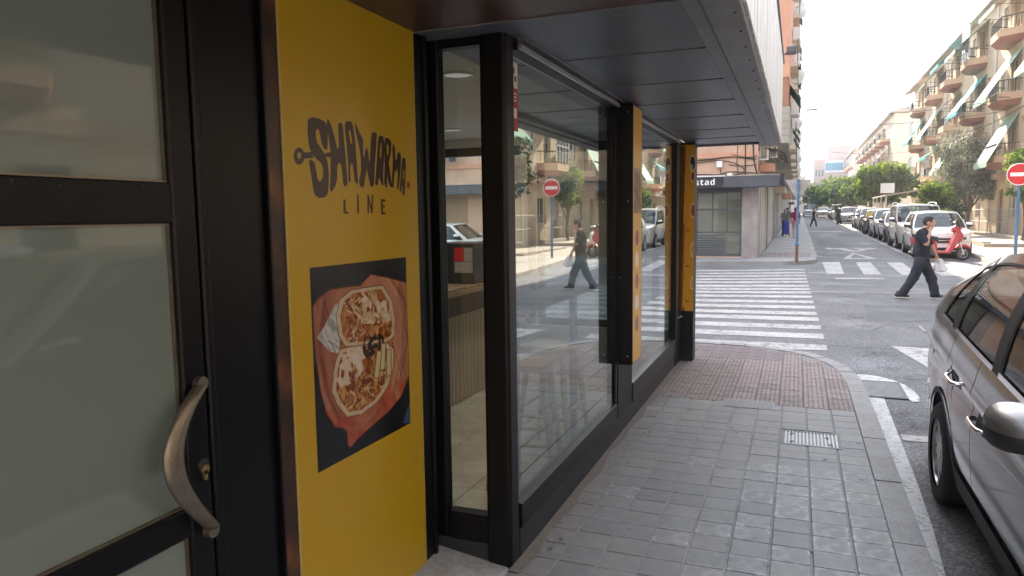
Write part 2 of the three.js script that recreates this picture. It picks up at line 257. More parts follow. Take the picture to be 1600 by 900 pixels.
// zebra over the side street: sixteen stripes, fanning slightly because the far kerb stands at an angle
{
  const zr = [-10.13, -11.07, -11.94, -12.85, -13.59, -14.46, -15.34, -16.29, -17.14, -17.85, -18.59, -19.52, -20.35, -21.28, -22.23, -23.26];
  zr.forEach((z, k) => {
    const sl = 0.02 + 0.36 * Math.pow(k / 15, 1.3), w = 0.22, xr = 0.39 - 0.0108 * k * 1.05, xm = -1.6, xl = -4.6, at = x => z + sl * (xr - x) * (x < -3 ? (3.4 + 0.2 * (xr - x - 3.4)) / (xr - x) : 1);
    marking('zebra_stripe', [[xl, at(xl) + w], [xm, at(xm) + w], [xr, z + w], [xr, z - w], [xm, at(xm) - w], [xl, at(xl) - w]]);
  });
  // zebra over the street ahead
  for (const [a, b, c, d] of [[0.79, 1.23, 1.33, 0.79], [1.72, 2.16, 2.26, 1.82], [2.65, 3.07, 3.2, 2.74], [3.58, 4.0, 4.14, 3.68]]) marking('crossing_bar', [[a, -21.9], [b, -21.95], [c, -26.5], [d, -26.4]]);
  marking('stop_line_and_sun_bar', [[0.95, -20.45], [2.1, -20.6], [2.1, -20.9], [0.95, -20.75]]);
  marking('thin_line', [[0.3, -17.3], [4.2, -17.75], [4.2, -17.83], [0.3, -17.38]]);
  marking('thin_line', [[0.3, -22.1], [0.75, -22.1], [0.75, -22.22], [0.3, -22.22]]);
  // hollow triangle, direction arrow and the sun patch bar further up
  const T = [[1.5, -27.9], [2.62, -28.1], [2.06, -31.6]], Ti = [[1.76, -28.4], [2.34, -28.5], [2.06, -30.6]];
  marking('give_way_triangle', [T[0], T[1], Ti[1], Ti[0]]); marking('give_way_triangle', [T[1], T[2], Ti[2], Ti[1]]); marking('give_way_triangle', [T[2], T[0], Ti[0], Ti[2]]);
  marking('direction_arrow', [[1.1, -34.3], [1.35, -33.4], [1.38, -34.0], [2.85, -34.1], [2.9, -33.5], [3.15, -34.4], [2.9, -35.4], [2.85, -34.7], [2.25, -34.7], [2.5, -32.9], [2.25, -32.7], [1.95, -34.7], [1.38, -34.6], [1.35, -35.2]]);
  marking('direction_arrow', [[1.7, -33.0], [2.6, -33.0], [2.2, -31.95]]);
  marking('stop_line_and_sun_bar', [[0.75, -55.2], [2.9, -55.2], [2.9, -56.2], [0.75, -56.2]]);  // sun patch across the lane, painted as a white bar
  // parking bay markings and the white wedge beside the grey car
  marking('bay_marking', [[1.18, -10.5], [2.6, -10.4], [2.6, -8.5], [1.75, -7.2]]);
  marking('bay_marking', [[0.8, -6.3], [2.2, -6.3], [2.2, -6.14], [0.8, -6.14]]);
  marking('parking_line', [[3.75, -29], [3.87, -29], [3.87, -120], [3.75, -120]]);
  marking('gutter_paint', [[0.64, -3.6], [0.66, -8.0], [0.80, -7.5], [0.765, -5.2], [0.74, -4.4], [0.68, -3.4]], 0.006, M.whitewash);
  marking('gully_paint', [[0.57, -8.5], [0.7, -8.56], [0.85, -8.5], [0.97, -8.36], [1.05, -8.16], [1.1, -7.9], [1.115, -7.65], [1.09, -7.47], [1.03, -7.42], [1.0, -7.6], [0.98, -7.8], [0.985, -8.0], [0.95, -8.17], [0.86, -8.24], [0.74, -8.23], [0.62, -8.25]], 0.0065, M.whitewash);
}
{ // repairs, stains and cracks in the asphalt
  const blob = (x, z, a, b, n, j, ph) => { const p = []; for (let k = 0; k < n; k++) { const t = k / n * Math.PI * 2, r = 1 + j * (noise(k / n, ph, 8, 211) - 0.5) + j * 0.6 * (noise(k / n, ph, 16, 213) - 0.5); p.push([x + Math.cos(t) * a * r, z + Math.sin(t) * b * r]); } return p; };
  marking('asphalt_patch', [[1.1, -12.9], [3.4, -13.3], [3.5, -15.4], [1.2, -15.1]], 0.003, M.asphaltPatch);
  marking('asphalt_patch', [[0.9, -36], [2.1, -36.2], [2.0, -44], [1.0, -43.5]], 0.003, M.asphaltPatch);
  marking('asphalt_patch', [[2.3, -47], [3.5, -47], [3.5, -53], [2.4, -52.6]], 0.003, M.asphaltPatch);
  marking('asphalt_patch', [[1.5, -58], [3.2, -58.4], [3.1, -66], [1.6, -65]], 0.003, M.asphaltPatch);
  [[1.9, -9.2, 0.35, 0.25], [1.3, -18.9, 0.6, 0.35], [2.7, -11.2, 0.3, 0.4], [3.1, -19.6, 0.5, 0.3], [1.7, -31.6, 0.5, 0.8], [2.9, -38.5, 0.4, 1.3], [1.6, -48, 0.5, 1.4], [2.6, -24.3, 0.35, 0.5], [-0.6, -14.2, 0.3, 0.2], [1.25, -8.6, 0.16, 0.12]].forEach(([x, z, a, b], i) => marking('oil_stain', blob(x, z, a, b, 26, 0.9, i * 0.13 + 0.07), 0.0035, M.oil));
  const crack = pts => { for (let i = 0; i < pts.length - 1; i++) { const [x, z] = pts[i], [u, v] = pts[i + 1], l = Math.hypot(u - x, v - z), nx = -(v - z) / l * 0.012, nz = (u - x) / l * 0.012; marking('crack', [[x - nx, z - nz], [u - nx, v - nz], [u + nx, v + nz], [x + nx, z + nz]], 0.0042, M.oil); } };
  crack([[0.9, -9.6], [1.15, -10.6], [1.0, -11.7], [1.4, -12.7]]); crack([[0.6, -18.4], [1.5, -18.7], [2.2, -18.5], [3.2, -18.9], [4.3, -18.8]]); crack([[1.8, -15.6], [2.1, -16.6], [1.9, -17.0]]); crack([[2.4, -36], [2.6, -39], [2.3, -42], [2.7, -46]]);
}
// gully grate set in the road beside the kerb, and two manhole covers
{
  const g = thing('gully_grate', 'iron gully grate in a white painted patch beside the kerb corner', 'drain', [0.82, G(0), -7.86]);
  part(g, 'frame', [bx(-0.19, 0.19, 0, 0.016, -0.36, -0.33), bx(-0.19, 0.19, 0, 0.016, 0.33, 0.36), bx(-0.19, -0.16, 0, 0.016, -0.33, 0.33), bx(0.16, 0.19, 0, 0.016, -0.33, 0.33)], M.iron);
  part(g, 'sump', bx(-0.165, 0.165, 0.0, 0.004, -0.335, 0.335), M.black);
  for (let k = 0; k < 13; k++) part(g, 'bar', bx(-0.16, 0.16, 0.004, 0.014, -0.32 + k * 0.05, -0.296 + k * 0.05), M.gullyBar);
  const mh = one('manhole_cover', 'square grey manhole cover in the road behind the grey car', 'manhole', [bx(1.75, 2.35, G(-12) + 0.002, G(-12) + 0.012, -12.5, -11.9), ...[0, 1, 2, 3, 4].map(k => bx(1.8, 2.3, G(-12) + 0.012, G(-12) + 0.02, -12.45 + k * 0.11, -12.39 + k * 0.11))], M.kerb);
}
// ---- pavement in front of the shop
const RC = 2 / 2.8, corner = t => [-1.3 + 1.93 * Math.pow(Math.max(0, Math.cos(t)), RC), -7.2 - 2.3 * Math.pow(Math.max(0, Math.sin(t)), RC)];
const outer = []; for (let z = 24; z > -7.2; z -= 0.9) outer.push([0.63, z]);
for (let k = 0; k <= 12; k++) outer.push(corner(k / 12 * Math.PI / 2));
for (let x = -2.2; x > -24; x -= 0.9) outer.push([x, -9.5 + 0.0 * x]);
const inner = outer.map((p, i) => { const a = outer[Math.max(0, i - 1)], b = outer[Math.min(outer.length - 1, i + 1)], dx = b[0] - a[0], dz = b[1] - a[1], l = Math.hypot(dx, dz); return [p[0] + 0.15 * dz / l, p[1] - 0.15 * dx / l]; });
const pavement = struct('pavement', (() => { const s = prism([...inner.map(([x, z]) => [x, -z]), [-24, -24]].map(([x, y]) => [x, y]), 0.1); s.rotateX(-Math.PI / 2); s.translate(0, -0.106, 0); return boxUV(s); })(), M.mortar);
for (let i = 0; i < outer.length - 1; i++) {
  const g = 0.006, o0 = outer[i], o1 = outer[i + 1], n0 = inner[i], n1 = inner[i + 1], L = (p, q, t) => [lerp(p[0], q[0], t), lerp(p[1], q[1], t)], l = Math.hypot(o1[0] - o0[0], o1[1] - o0[1]), e = g / l, dy = rr(-0.003, 0.003);
  const q = [L(o0, o1, e), L(o0, o1, 1 - e), L(n0, n1, 1 - e), L(n0, n1, e)].map(p => p), at = y => q.map(([x, z]) => [x, y, z]);
  part(pavement, 'kerb_stone', hexa(at(G(0) - 0.03), at(0.004 + dy)), M.kerb);
}
const inside = (x, z) => { if (z > -7.2) return x < 0.48; const q = Math.pow(Math.abs((x + 1.3) / 1.78), 2.8) + Math.pow(Math.abs((z + 7.2) / 2.15), 2.8); return x < -1.3 ? z > -9.35 : q < 1; };
{
  const TW = 0.19, TD = 0.1745, geo = boxless(TW - 0.014, TD - 0.006), geoN = geo;
  function boxless(w, d) { const g = box(w, 0.03, d, 0, 0, 0, 0.0035); const p = g.attributes.position, uv = g.attributes.uv; for (let i = 0; i < p.count; i++) uv.setXY(i, p.getX(i) / w + 0.5, p.getZ(i) / d + 0.5); return g; }
  const skip = [];
  const rest = [];
  for (let r = -26; r < 31; r++) for (let c = -2; c < 9; c++) {
    let x = 0.48 - (c + 0.5) * TW, z = -1.05 - (r + 0.5) * TD;
    if (x < -1.2 && z < -2.95) continue; if (x < -1.57) continue;
    if (x > -0.08 && x < 0.33 && z < -5.36 && z > -5.72) continue;              // utility cover
    if (x > 0.48) continue;
    const out = r < 8;
    const chalky = rnd() < sstep(-0.75, 0.15, x) * sstep(-5.0, -4.8, z) * sstep(-2.2, -3.4, z) || rnd() < 0.05, y = -0.0155 + rr(-0.0012, 0.0012) + (z > -4.85 ? 0.004 : 0) * (x > -0.3 ? 1 : 0.4);
    const k = chalky ? (rnd() < 0.6 ? 3 + Math.floor(rnd() * 3) : 2) : rnd() < 0.12 ? 2 : rnd() < 0.5 ? 0 : 1;
    const mat = x < -1.0 && rnd() < 0.8 ? M.tileDust : M.tile[k + 6 * Math.floor(rnd() * 3)];
    if (out) { rest.push(geo.clone().rotateY(rnd() < 0.5 ? Math.PI : 0).translate(x, y, z)); continue; }
    const m = part(pavement, 'paving_tile', geo, mat); m.position.set(x, y, z); m.rotation.set(rr(-0.004, 0.004), rnd() < 0.5 ? Math.PI : 0, rr(-0.004, 0.004));
  }
  const st = part(pavement, 'paving_tiles', rest, M.tile[0]); st.userData.kind = 'stuff';
  // ribbed and studded red tiles at the crossing
  const TR = 0.2, gr = boxless(TR - 0.004, TR - 0.004);
  let nRed = 0; const restRed = [];
  for (let r = 0; r < 15; r++) for (let c = -60; c < 9; c++) {
    const x = 0.48 - (c + 0.5) * TR, z = -6.46 - (r + 0.5) * TR;
    if (x < -1.25 && z > -8.25) continue; if (x < -1.35 && x > -1.0 && z > -8.3) continue; if (c < 0 || !inside(x, z)) continue;
    const sT = z < -8.55 && x < -0.15, mat = sT ? M.redStripe : x > -0.45 && rnd() < 0.75 ? M.redPale : M.red;
    const m = part(pavement, 'tactile_tile', gr, mat); m.position.set(x, -0.0155 + rr(-0.001, 0.001), z); m.rotation.y = sT ? 0 : Math.floor(rnd() * 4) * Math.PI / 2; nRed++;
  }
  for (let r = 0; r < 6; r++) for (let c = 0; c < 60; c++) { const x = -1.42 - (c + 0.5) * TR, z = -8.26 - (r + 0.5) * TR; if (inside(x, z)) restRed.push(gr.clone().translate(x, -0.0155, z)); }
  const s2 = part(pavement, 'tactile_tiles', restRed, M.red); s2.userData.kind = 'stuff';
  // utility covers let into the pavement
  const uc = thing('utility_cover', 'pale ribbed metal utility cover in the grey paving near the kerb', 'cover', [0.125, 0, -5.54]);
  part(uc, 'frame', [bx(-0.2, 0.2, -0.02, 0.002, -0.175, -0.16), bx(-0.2, 0.2, -0.02, 0.002, 0.16, 0.175), bx(-0.2, -0.185, -0.02, 0.002, -0.16, 0.16), bx(0.185, 0.2, -0.02, 0.002, -0.16, 0.16), bx(-0.185, 0.185, -0.02, -0.004, -0.16, 0.16)], M.tile[1]);
  for (let k = 0; k < 15; k++) part(uc, 'rib', bx(-0.178 + k * 0.0245, -0.165 + k * 0.0245, -0.004, 0.003, -0.155, 0.155), M.coverRib);
  for (const [x, z] of [[-0.13, -0.1], [-0.13, 0.1], [0.13, 0.1], [0.11, -0.06]]) part(uc, 'lifting_hole', bx(x - 0.012, x + 0.012, 0.001, 0.0042, z - 0.02, z + 0.02), M.black);
  const c2 = thing('utility_cover', 'dark weathered utility cover where grey paving meets red tiles', 'cover', [-0.36, 0, -6.42]);
  part(c2, 'plate', bx(-0.21, 0.21, -0.02, 0.0035, -0.13, 0.13, 0.003), M.tile[2]);
  for (let k = 0; k < 12; k++) part(c2, 'rib', bx(-0.19 + k * 0.033, -0.175 + k * 0.033, 0.0035, 0.006, -0.11, 0.11), M.tile[0]);
}
// chewing gum, crumbs and windblown dirt
{
  const gum = []; for (let k = 0; k < 55; k++) { const r = rr(0.006, 0.016), x = rr(-1.0, 0.45), z = rr(-1.5, -6.3); gum.push(new THREE.CylinderGeometry(r, r * 1.15, 0.0022, 7).scale(1, 1, rr(0.7, 1.3)).translate(x, 0.0042, z)); }
  const g = part(pavement, 'gum_spots', gum, mk([0.2, 0.195, 0.19], 0.9)); g.userData.kind = 'stuff';
  const lit = []; for (let k = 0; k < 520; k++) { const t = Math.pow(rnd(), 2.2), z = rr(-3.1, -7.9), x = -1.205 + t * 0.2; const q = new THREE.PlaneGeometry(rr(0.004, 0.028), rr(0.003, 0.014)); q.rotateX(-Math.PI / 2 + rr(-0.5, 0.5)); q.rotateY(rr(0, 6)); lit.push(q.translate(x, 0.006 + rnd() * 0.004, z)); }
  const l = part(pavement, 'windblown_litter', lit, mk([0.2, 0.15, 0.11], 0.95)); l.userData.kind = 'stuff';
  const dirt = grid(4, 60, (u, v) => { const z = lerp(-2.95, -8.1, v), w = 0.035 + 0.05 * fbm(v, 0.3, 16, 181, 3); return [-1.212 + w * u * (0.8 + 0.2 * Math.sin(v * 50)), 0.0105 - 0.007 * u + 0.002 * noise(u, v, 40, 7), z]; });
  const d = part(pavement, 'dirt_along_wall', boxUV(dirt), mk([0.2, 0.17, 0.145], 1, { map: rep(tPatch, 3), bumpMap: rep(tFine, 4), bumpScale: 0.004 })); d.userData.kind = 'stuff';
}
// wedge of concrete under the recessed entrance
part(pavement, 'threshold_ramp', hexa([[-1.62, -0.006, -0.2], [-1.40, -0.006, -0.2], [-1.22, -0.006, -2.985], [-1.62, -0.006, -2.985]].reverse(), [[-1.62, 0.035, -0.2], [-1.41, 0.006, -0.2], [-1.24, 0.006, -2.985], [-1.62, 0.06, -2.985]].reverse()), M.slab);

// ---- pavements beyond the side street
function paveStrip(name, pts, mat, dy = 0.12, th = 0.35) {                     // pts: outline [x, z]
  const s = new THREE.ShapeGeometry(new THREE.Shape(pts.map(([x, z]) => new THREE.Vector2(x, -z))));
  const p = s.attributes.position, uv = s.attributes.uv; for (let i = 0; i < p.count; i++) { const x = p.getX(i), z = -p.getY(i); p.setXYZ(i, x, G(z) + dy, z); uv.setXY(i, x, z); }
  const pos = []; pts.forEach((a, i) => { const b = pts[(i + 1) % pts.length], A = [a[0], G(a[1]) + dy, a[1]], Bq = [b[0], G(b[1]) + dy, b[1]], A2 = [a[0], G(a[1]) + dy - th, a[1]], B2 = [b[0], G(b[1]) + dy - th, b[1]]; pos.push(...A, ...A2, ...B2, ...A, ...B2, ...Bq); });
  const w = new THREE.BufferGeometry(); w.setAttribute('position', new THREE.Float32BufferAttribute(pos, 3)); w.computeVertexNormals();
  s.computeVertexNormals();
  return struct(name, [s, boxUV(w)], mat);
}
const pvL = [[0.62, -26.6]]; for (let k = 0; k <= 6; k++) { const a = k / 6 * Math.PI / 2; pvL.push([0.62 - 1.3 * (1 - Math.cos(a)), -26.0 + 1.35 * Math.sin(a) - 0.25]); }
pvL.push([-1.6, -24.75], [-4, -24.0], [-60, -22.5], [-60, -27], [-1.2, -27], [-1.2, -147], [0.68, -147]);
const farPavement = paveStrip('far_pavement', pvL, M.slab);
{ // kerb stones and grey slabs of the far pavement, as far as they can be told apart
  for (let z = -27; z > -62; z -= 1.0) part(farPavement, 'kerb_stone', hexa([[0.5, G(z) - 0.05, z], [0.655, G(z) - 0.05, z], [0.655, G(z - 1) - 0.05, z - 0.99], [0.5, G(z - 1) - 0.05, z - 0.99]], [[0.5, GS(z) + 0.006, z], [0.655, GS(z) + 0.006, z], [0.655, GS(z - 1) + 0.006, z - 0.99], [0.5, GS(z - 1) + 0.006, z - 0.99]]), rnd() < 0.3 ? M.slabWarm : M.kerb);
  for (let z = -27.2; z > -40; z -= 0.8) for (let x = -1.15; x < 0.3; x += 0.4) part(farPavement, 'paving_tile', hexa(...[-0.05, 0.005].map(d => [[x, GS(z) + d, z], [x + 0.39, GS(z) + d, z], [x + 0.39, GS(z - 0.8) + d, z - 0.788], [x, GS(z - 0.8) + d, z - 0.788]])), z > -29 ? M.red : M.slab);
}
const rightPavement = paveStrip('right_pavement', [[5.9, -31.5], [5.65, -28], [5.4, -25], [5.0, -20], [5.2, -14], [5.2, 30], [60, 30], [60, -147], [5.9, -147]], M.slabWarm);
for (let k = 0; k < 26; k++) { const pt = s => { const L = [[5.2, -10], [5.0, -20], [5.4, -25], [5.65, -28], [5.9, -31.5], [5.9, -60]]; let d = s; for (let i = 0; i < L.length - 1; i++) { const l = Math.hypot(L[i + 1][0] - L[i][0], L[i + 1][1] - L[i][1]); if (d <= l) return [lerp(L[i][0], L[i + 1][0], d / l), lerp(L[i][1], L[i + 1][1], d / l)]; d -= l; } return L[5]; };
  const a = pt(k * 1.5), b = pt(k * 1.5 + 1.48); part(rightPavement, 'kerb_stone', hexa(...[-0.2, 0.006].map(d => [[a[0] - 0.02, GS(a[1]) + d, a[1]], [a[0] + 0.16, GS(a[1]) + d, a[1]], [b[0] + 0.16, GS(b[1]) + d, b[1]], [b[0] - 0.02, GS(b[1]) + d, b[1]]])), M.slabWarm); }
// ================================================================ THE CORNER SHOP
const XB = -1.23, XP = -1.58, Z1 = -3.0, Z2 = -8.15;
{
  const b = thing('corner_building', 'plain rendered block above and behind the shawarma shop front', 'building');
  part(b, 'upper_wall', boxUV(bx(-13, -1.25, 3.32, 15.5, 60, -8.6)), M.creamGrey);
  part(b, 'wall', boxUV(bx(-13, -1.66, 0, 3.32, 60, 0.2)), M.greyWall);
  part(b, 'back_wall', boxUV(bx(-6.9, -6.6, 0, 3.32, 0.2, -8.25)), M.white);
  part(b, 'partition', boxUV(bx(-6.6, -1.68, 0, 3.32, 0.0, 0.2)), M.white);
  part(b, 'side_wall', boxUV(merge([bx(-6.6, -4.45, 0, 3.32, -8.25, -8.05), bx(-4.45, -1.3, 2.5, 3.32, -8.25, -8.05), bx(-4.45, -1.3, 0, 0.35, -8.25, -8.05)])), M.white);
  part(b, 'header', boxUV(merge([bx(-1.68, -1.5, 2.46, 3.32, 0.2, -3.0), bx(-1.5, -1.26, 2.46, 3.32, -3.05, -8.25)])), M.frameFlat);
  part(b, 'ceiling', bx(-6.6, -1.5, 2.6, 2.7, 0, -8.05), M.ceiling);
  part(b, 'shop_floor', bx(-6.6, -1.3, -0.02, 0.012, 0, -8.05), M.mortar);
  // floor tiles of the shop that can be seen through the glass
  const ft = bx(-0.218, 0.218, 0, 0.008, -0.218, 0.218, 0.002), beige = [0, 1].map(k => mk(k ? [0.52, 0.47, 0.38] : [0.56, 0.5, 0.41], 0.35, { map: rep(tPatch, 1) }));
  for (let i = 0; i < 8; i++) for (let j = 0; j < 13; j++) { const m = part(b, 'floor_tile', ft, beige[(i * 3 + j * 5) % 2]); m.position.set(-1.58 - i * 0.44, 0.012, -3.3 - j * 0.44 + 0.6); if (-3.3 - j * 0.44 < -7.5) b.remove(m); }
  // windows on the side street
  for (const [x0, x1] of [[-4.45, -2.95], [-2.9, -1.45]]) {
    const w = part(b, 'side_window', [bx(x0, x1, 2.4, 2.5, -8.2, -8.1), bx(x0, x1, 0.35, 0.43, -8.2, -8.1), bx(x0, x0 + 0.07, 0.43, 2.4, -8.2, -8.1), bx(x1 - 0.07, x1, 0.43, 2.4, -8.2, -8.1)], M.frameFlat);
    part(w, 'pane', bx(x0 + 0.07, x1 - 0.07, 0.43, 2.4, -8.152, -8.15), M.paneClear);
  }
  // recessed downlights; their glow and spots are added to brighten the shop interior
  const lampM = mk([0.7, 0.7, 0.68], 0.6, { emissive: new THREE.Color(0.05, 0.048, 0.045) });
  for (const [x, z] of [[-2.13, -4.41], [-3.5, -7.1], [-3.5, -4.4], [-5.2, -5.6], [-2.1, -6.9]]) { const d = part(b, 'downlight', new THREE.TorusGeometry(0.1, 0.014, 6, 24).rotateX(Math.PI / 2).translate(x, 2.598, z), M.pvc); part(d, 'lens', new THREE.CylinderGeometry(0.09, 0.09, 0.006, 24).translate(x, 2.597, z), lampM); const pl = new THREE.SpotLight(0xfff4e4, 1.25, 0, 1.2, 0.6, 2); pl.position.set(x, 2.585, z); pl.target.position.set(x, 0, z); pl.castShadow = true; pl.shadow.radius = 4; scene.add(pl, pl.target); }
}
// ---- bay window front
{
  const f = thing('shop_bay', 'black framed glazed bay of the shop between the yellow panel and the corner', 'shopfront');
  part(f, 'plinth', boxUV(bx(XB - 0.07, XB + 0.02, 0, 0.15, Z1 - 0.1, Z2 + 0.1, 0.004)), M.plinth);
  part(f, 'bottom_rail', boxUV(bx(XB - 0.05, XB + 0.03, 0.155, 0.275, Z1 - 0.1, -5.06, 0.006)), M.frame);
  part(f, 'bottom_rail', boxUV(bx(XB - 0.05, XB + 0.03, 0.155, 0.31, -5.6, -7.86, 0.006)), M.frame);
  part(f, 'return_plinth', boxUV(bx(-1.66, -1.33, 0.0, 0.1, Z1 - 0.06, Z1 + 0.012, 0.004)), M.plinth);
  part(f, 'return_rail', boxUV(bx(-1.545, -1.335, 0.105, 0.236, Z1 - 0.06, Z1 + 0.005, 0.005)), M.frame);
  part(f, 'corner_column', boxUV(bx(-1.338, -1.21, 0, 2.5, Z1 - 0.10, Z1 + 0.02, 0.022)), M.frame);
  part(f, 'inner_jamb', boxUV(bx(-1.66, -1.55, 0.1, 2.5, Z1 - 0.06, Z1 + 0.006, 0.008)), M.frame);
  part(f, 'return_head', boxUV(bx(-1.55, -1.335, 2.415, 2.5, Z1 - 0.06, Z1 + 0.004, 0.005)), M.frame);
  part(f, 'mullion', boxUV(bx(XB - 0.05, XB + 0.015, 0.15, 2.45, -5.06, -5.115, 0.006)), M.frame);
  part(f, 'side_panel', boxUV(bx(XB - 0.04, XB + 0.022, 0.15, 2.45, -5.118, -5.6, 0.004)), M.frameFlat);
  part(f, 'mullion', boxUV(bx(XB - 0.05, XB + 0.03, 0, 2.45, -7.76, -7.86, 0.008)), M.frame);
  part(f, 'mullion', boxUV(bx(XB - 0.05, XB + 0.025, 0, 2.45, -7.88, -7.98, 0.008)), M.frame);
  part(f, 'mullion', boxUV(bx(XB - 0.05, XB + 0.03, 0, 2.45, -8.0, -8.12, 0.008)), M.frame);
  part(f, 'head_rail', boxUV(merge([bx(XB - 0.06, XB + 0.035, 2.40, 2.5, Z1 - 0.1, -5.05, 0.004), bx(XB - 0.06, XB + 0.035, 2.40, 2.5, -5.6, -7.86, 0.004)])), M.frameFlat);
  part(f, 'head_track', [bx(XB + 0.036, XB + 0.052, 2.405, 2.425, Z1 - 0.1, -5.05), bx(XB + 0.036, XB + 0.06, 2.45, 2.47, Z1 - 0.1, -7.86), bx(XB + 0.036, XB + 0.052, 2.405, 2.425, -5.6, -7.86)], M.alu);
  part(f, 'pane', bx(-1.552, -1.333, 0.233, 2.418, Z1 - 0.032, Z1 - 0.03), M.paneClear, 'narrow clear pane on the return of the bay');
  part(f, 'pane', bx(XB - 0.002, XB, 0.27, 2.405, Z1 - 0.1, -5.06), M.pane, 'wide shop pane mirroring the street');
  part(f, 'pane', bx(XB - 0.002, XB, 0.305, 2.405, -5.6, -7.77), M.pane, 'far shop pane mirroring the parked cars');
  part(f, 'added_inner_pane', bx(XB - 0.016, XB - 0.014, 0.27, 2.405, Z1 - 0.1, -5.06), M.paneInnerAdded);  // second panes added to strengthen the mirrored street
  part(f, 'added_inner_pane', bx(XB - 0.016, XB - 0.014, 0.305, 2.405, -5.6, -7.77), M.paneInnerAdded);
  for (const [y, z] of [[0.52, -7.93], [0.52, -8.06], [1.2, -5.13], [2.2, -5.13]]) part(f, 'bolt', new THREE.SphereGeometry(0.011, 10, 8).translate(XB + 0.032, y, z), M.alu);
}
// window sticker on the wide pane, behind the corner column
{
  const t = canvasTex(128, 512, (c, w, h) => { c.fillStyle = '#d9d6d0'; c.fillRect(0, 0, w, h); c.fillStyle = '#4a4a52'; c.fillRect(18, 40, 50, 46); c.fillRect(60, 100, 44, 40); c.fillStyle = '#a3172a'; c.fillRect(0, 190, w, h - 190); c.fillStyle = '#e8d9d6'; for (let k = 0; k < 3; k++) c.fillRect(24, 226 + k * 26, 80, 12); c.fillRect(26, 340, 76, 76); });
  const g = new THREE.PlaneGeometry(0.075, 0.31); g.rotateY(Math.PI / 2); g.translate(XB + 0.002, 2.2, -3.14);
  one('window_sticker', 'narrow red and white sticker at the top of the wide shop pane', 'sticker', g, mk([1, 1, 1], 0.4, { map: t }));
}
// ---- sign boxes on the bay: one half way, one on the corner post
const tSignFront = canvasTex(128, 512, (c, w, h) => { c.fillStyle = '#d6a420'; c.fillRect(0, 0, w, h); c.fillStyle = '#8a7436'; c.fillRect(10, 120, w - 20, 90); c.fillStyle = '#5e3a20'; for (let k = 0; k < 40; k++) c.fillRect(10 + (k * 37) % 90, 125 + (k * 53) % 76, 18, 12); c.fillStyle = '#7b2e20'; for (let k = 0; k < 5; k++) { c.beginPath(); c.ellipse(60, 260 + k * 44, 26, 16, 0, 0, 7); c.fill(); c.fillStyle = k % 2 ? '#8d4a24' : '#e5ddd0'; } });
const tPostFront = canvasTex(256, 1024, (c, w, h) => {
  c.fillStyle = '#d39a1e'; c.fillRect(0, 0, w, h); const gr = (x, y, n) => { for (let k = 0; k < n; k++) { c.fillStyle = ['#5b2413', '#7c3a1c', '#3c1a12', '#8d4a2a'][k % 4]; c.fillRect((k * 29) % 66, (k * 61) % h, 26, 40); } };
  gr(0, 0, 90); c.lineWidth = 6; const rings = [[215, 110, 40, '#2a2420'], [222, 190, 26, '#7d3b24'], [235, 400, 36, '#a8542a'], [240, 640, 36, '#d8a53a'], [238, 850, 30, '#d8a53a']];
  for (const [x, y, r, col] of rings) { c.fillStyle = col; c.beginPath(); c.arc(x, y, r, 0, 7); c.fill(); c.strokeStyle = '#efe8dd'; c.beginPath(); c.arc(x, y, r + 6, 0, 7); c.stroke(); }
  c.fillStyle = '#efe8dd'; c.fillRect(186, 116, 12, 30); c.fillRect(208, 116, 10, 30); c.fillStyle = '#6b2a16'; for (const y of [520, 740, 960]) { c.fillRect(120, y, 60, 7); c.fillRect(112, y - 12, 9, 14); }
});
{
  const s = thing('sign_box', 'black projecting sign box with yellow front hung half way along the bay', 'sign box');
  part(s, 'housing', boxUV(bx(XB + 0.022, -1.112, 0.555, 2.44, -5.12, -5.44, 0.004)), M.frame);
  const g = new THREE.PlaneGeometry(0.3, 1.86); g.rotateY(Math.PI / 2); g.translate(-1.1045, 1.497, -5.285);
  part(s, 'front_print', g, mk([1, 1, 1], 0.35, { map: tSignFront }));
  part(s, 'edge_trim', [bx(-1.112, -1.104, 0.558, 2.437, -5.1205, -5.135), bx(-1.112, -1.104, 0.558, 2.437, -5.435, -5.4395)], M.frame);
  for (const y of [0.62, 1.75, 2.38]) part(s, 'screw', new THREE.SphereGeometry(0.006, 8, 6).translate(-1.14, y, -5.119), M.alu);
  const p = thing('corner_post', 'black corner post of the bay with a yellow logo panel on it', 'post');
  part(p, 'post', boxUV(bx(XB + 0.0, -1.07, 0, 2.44, -8.15, -8.35, 0.006)), M.frameFlat);
  const g2 = new THREE.PlaneGeometry(0.155, 1.84); g2.translate(-1.149, 1.49, -8.1475);
  part(p, 'logo_panel', g2, mk([1, 1, 1], 0.4, { map: tPostFront }));
  part(p, 'bolt', new THREE.SphereGeometry(0.012, 8, 6).translate(-1.2, 0.5, -8.147), M.alu);
}
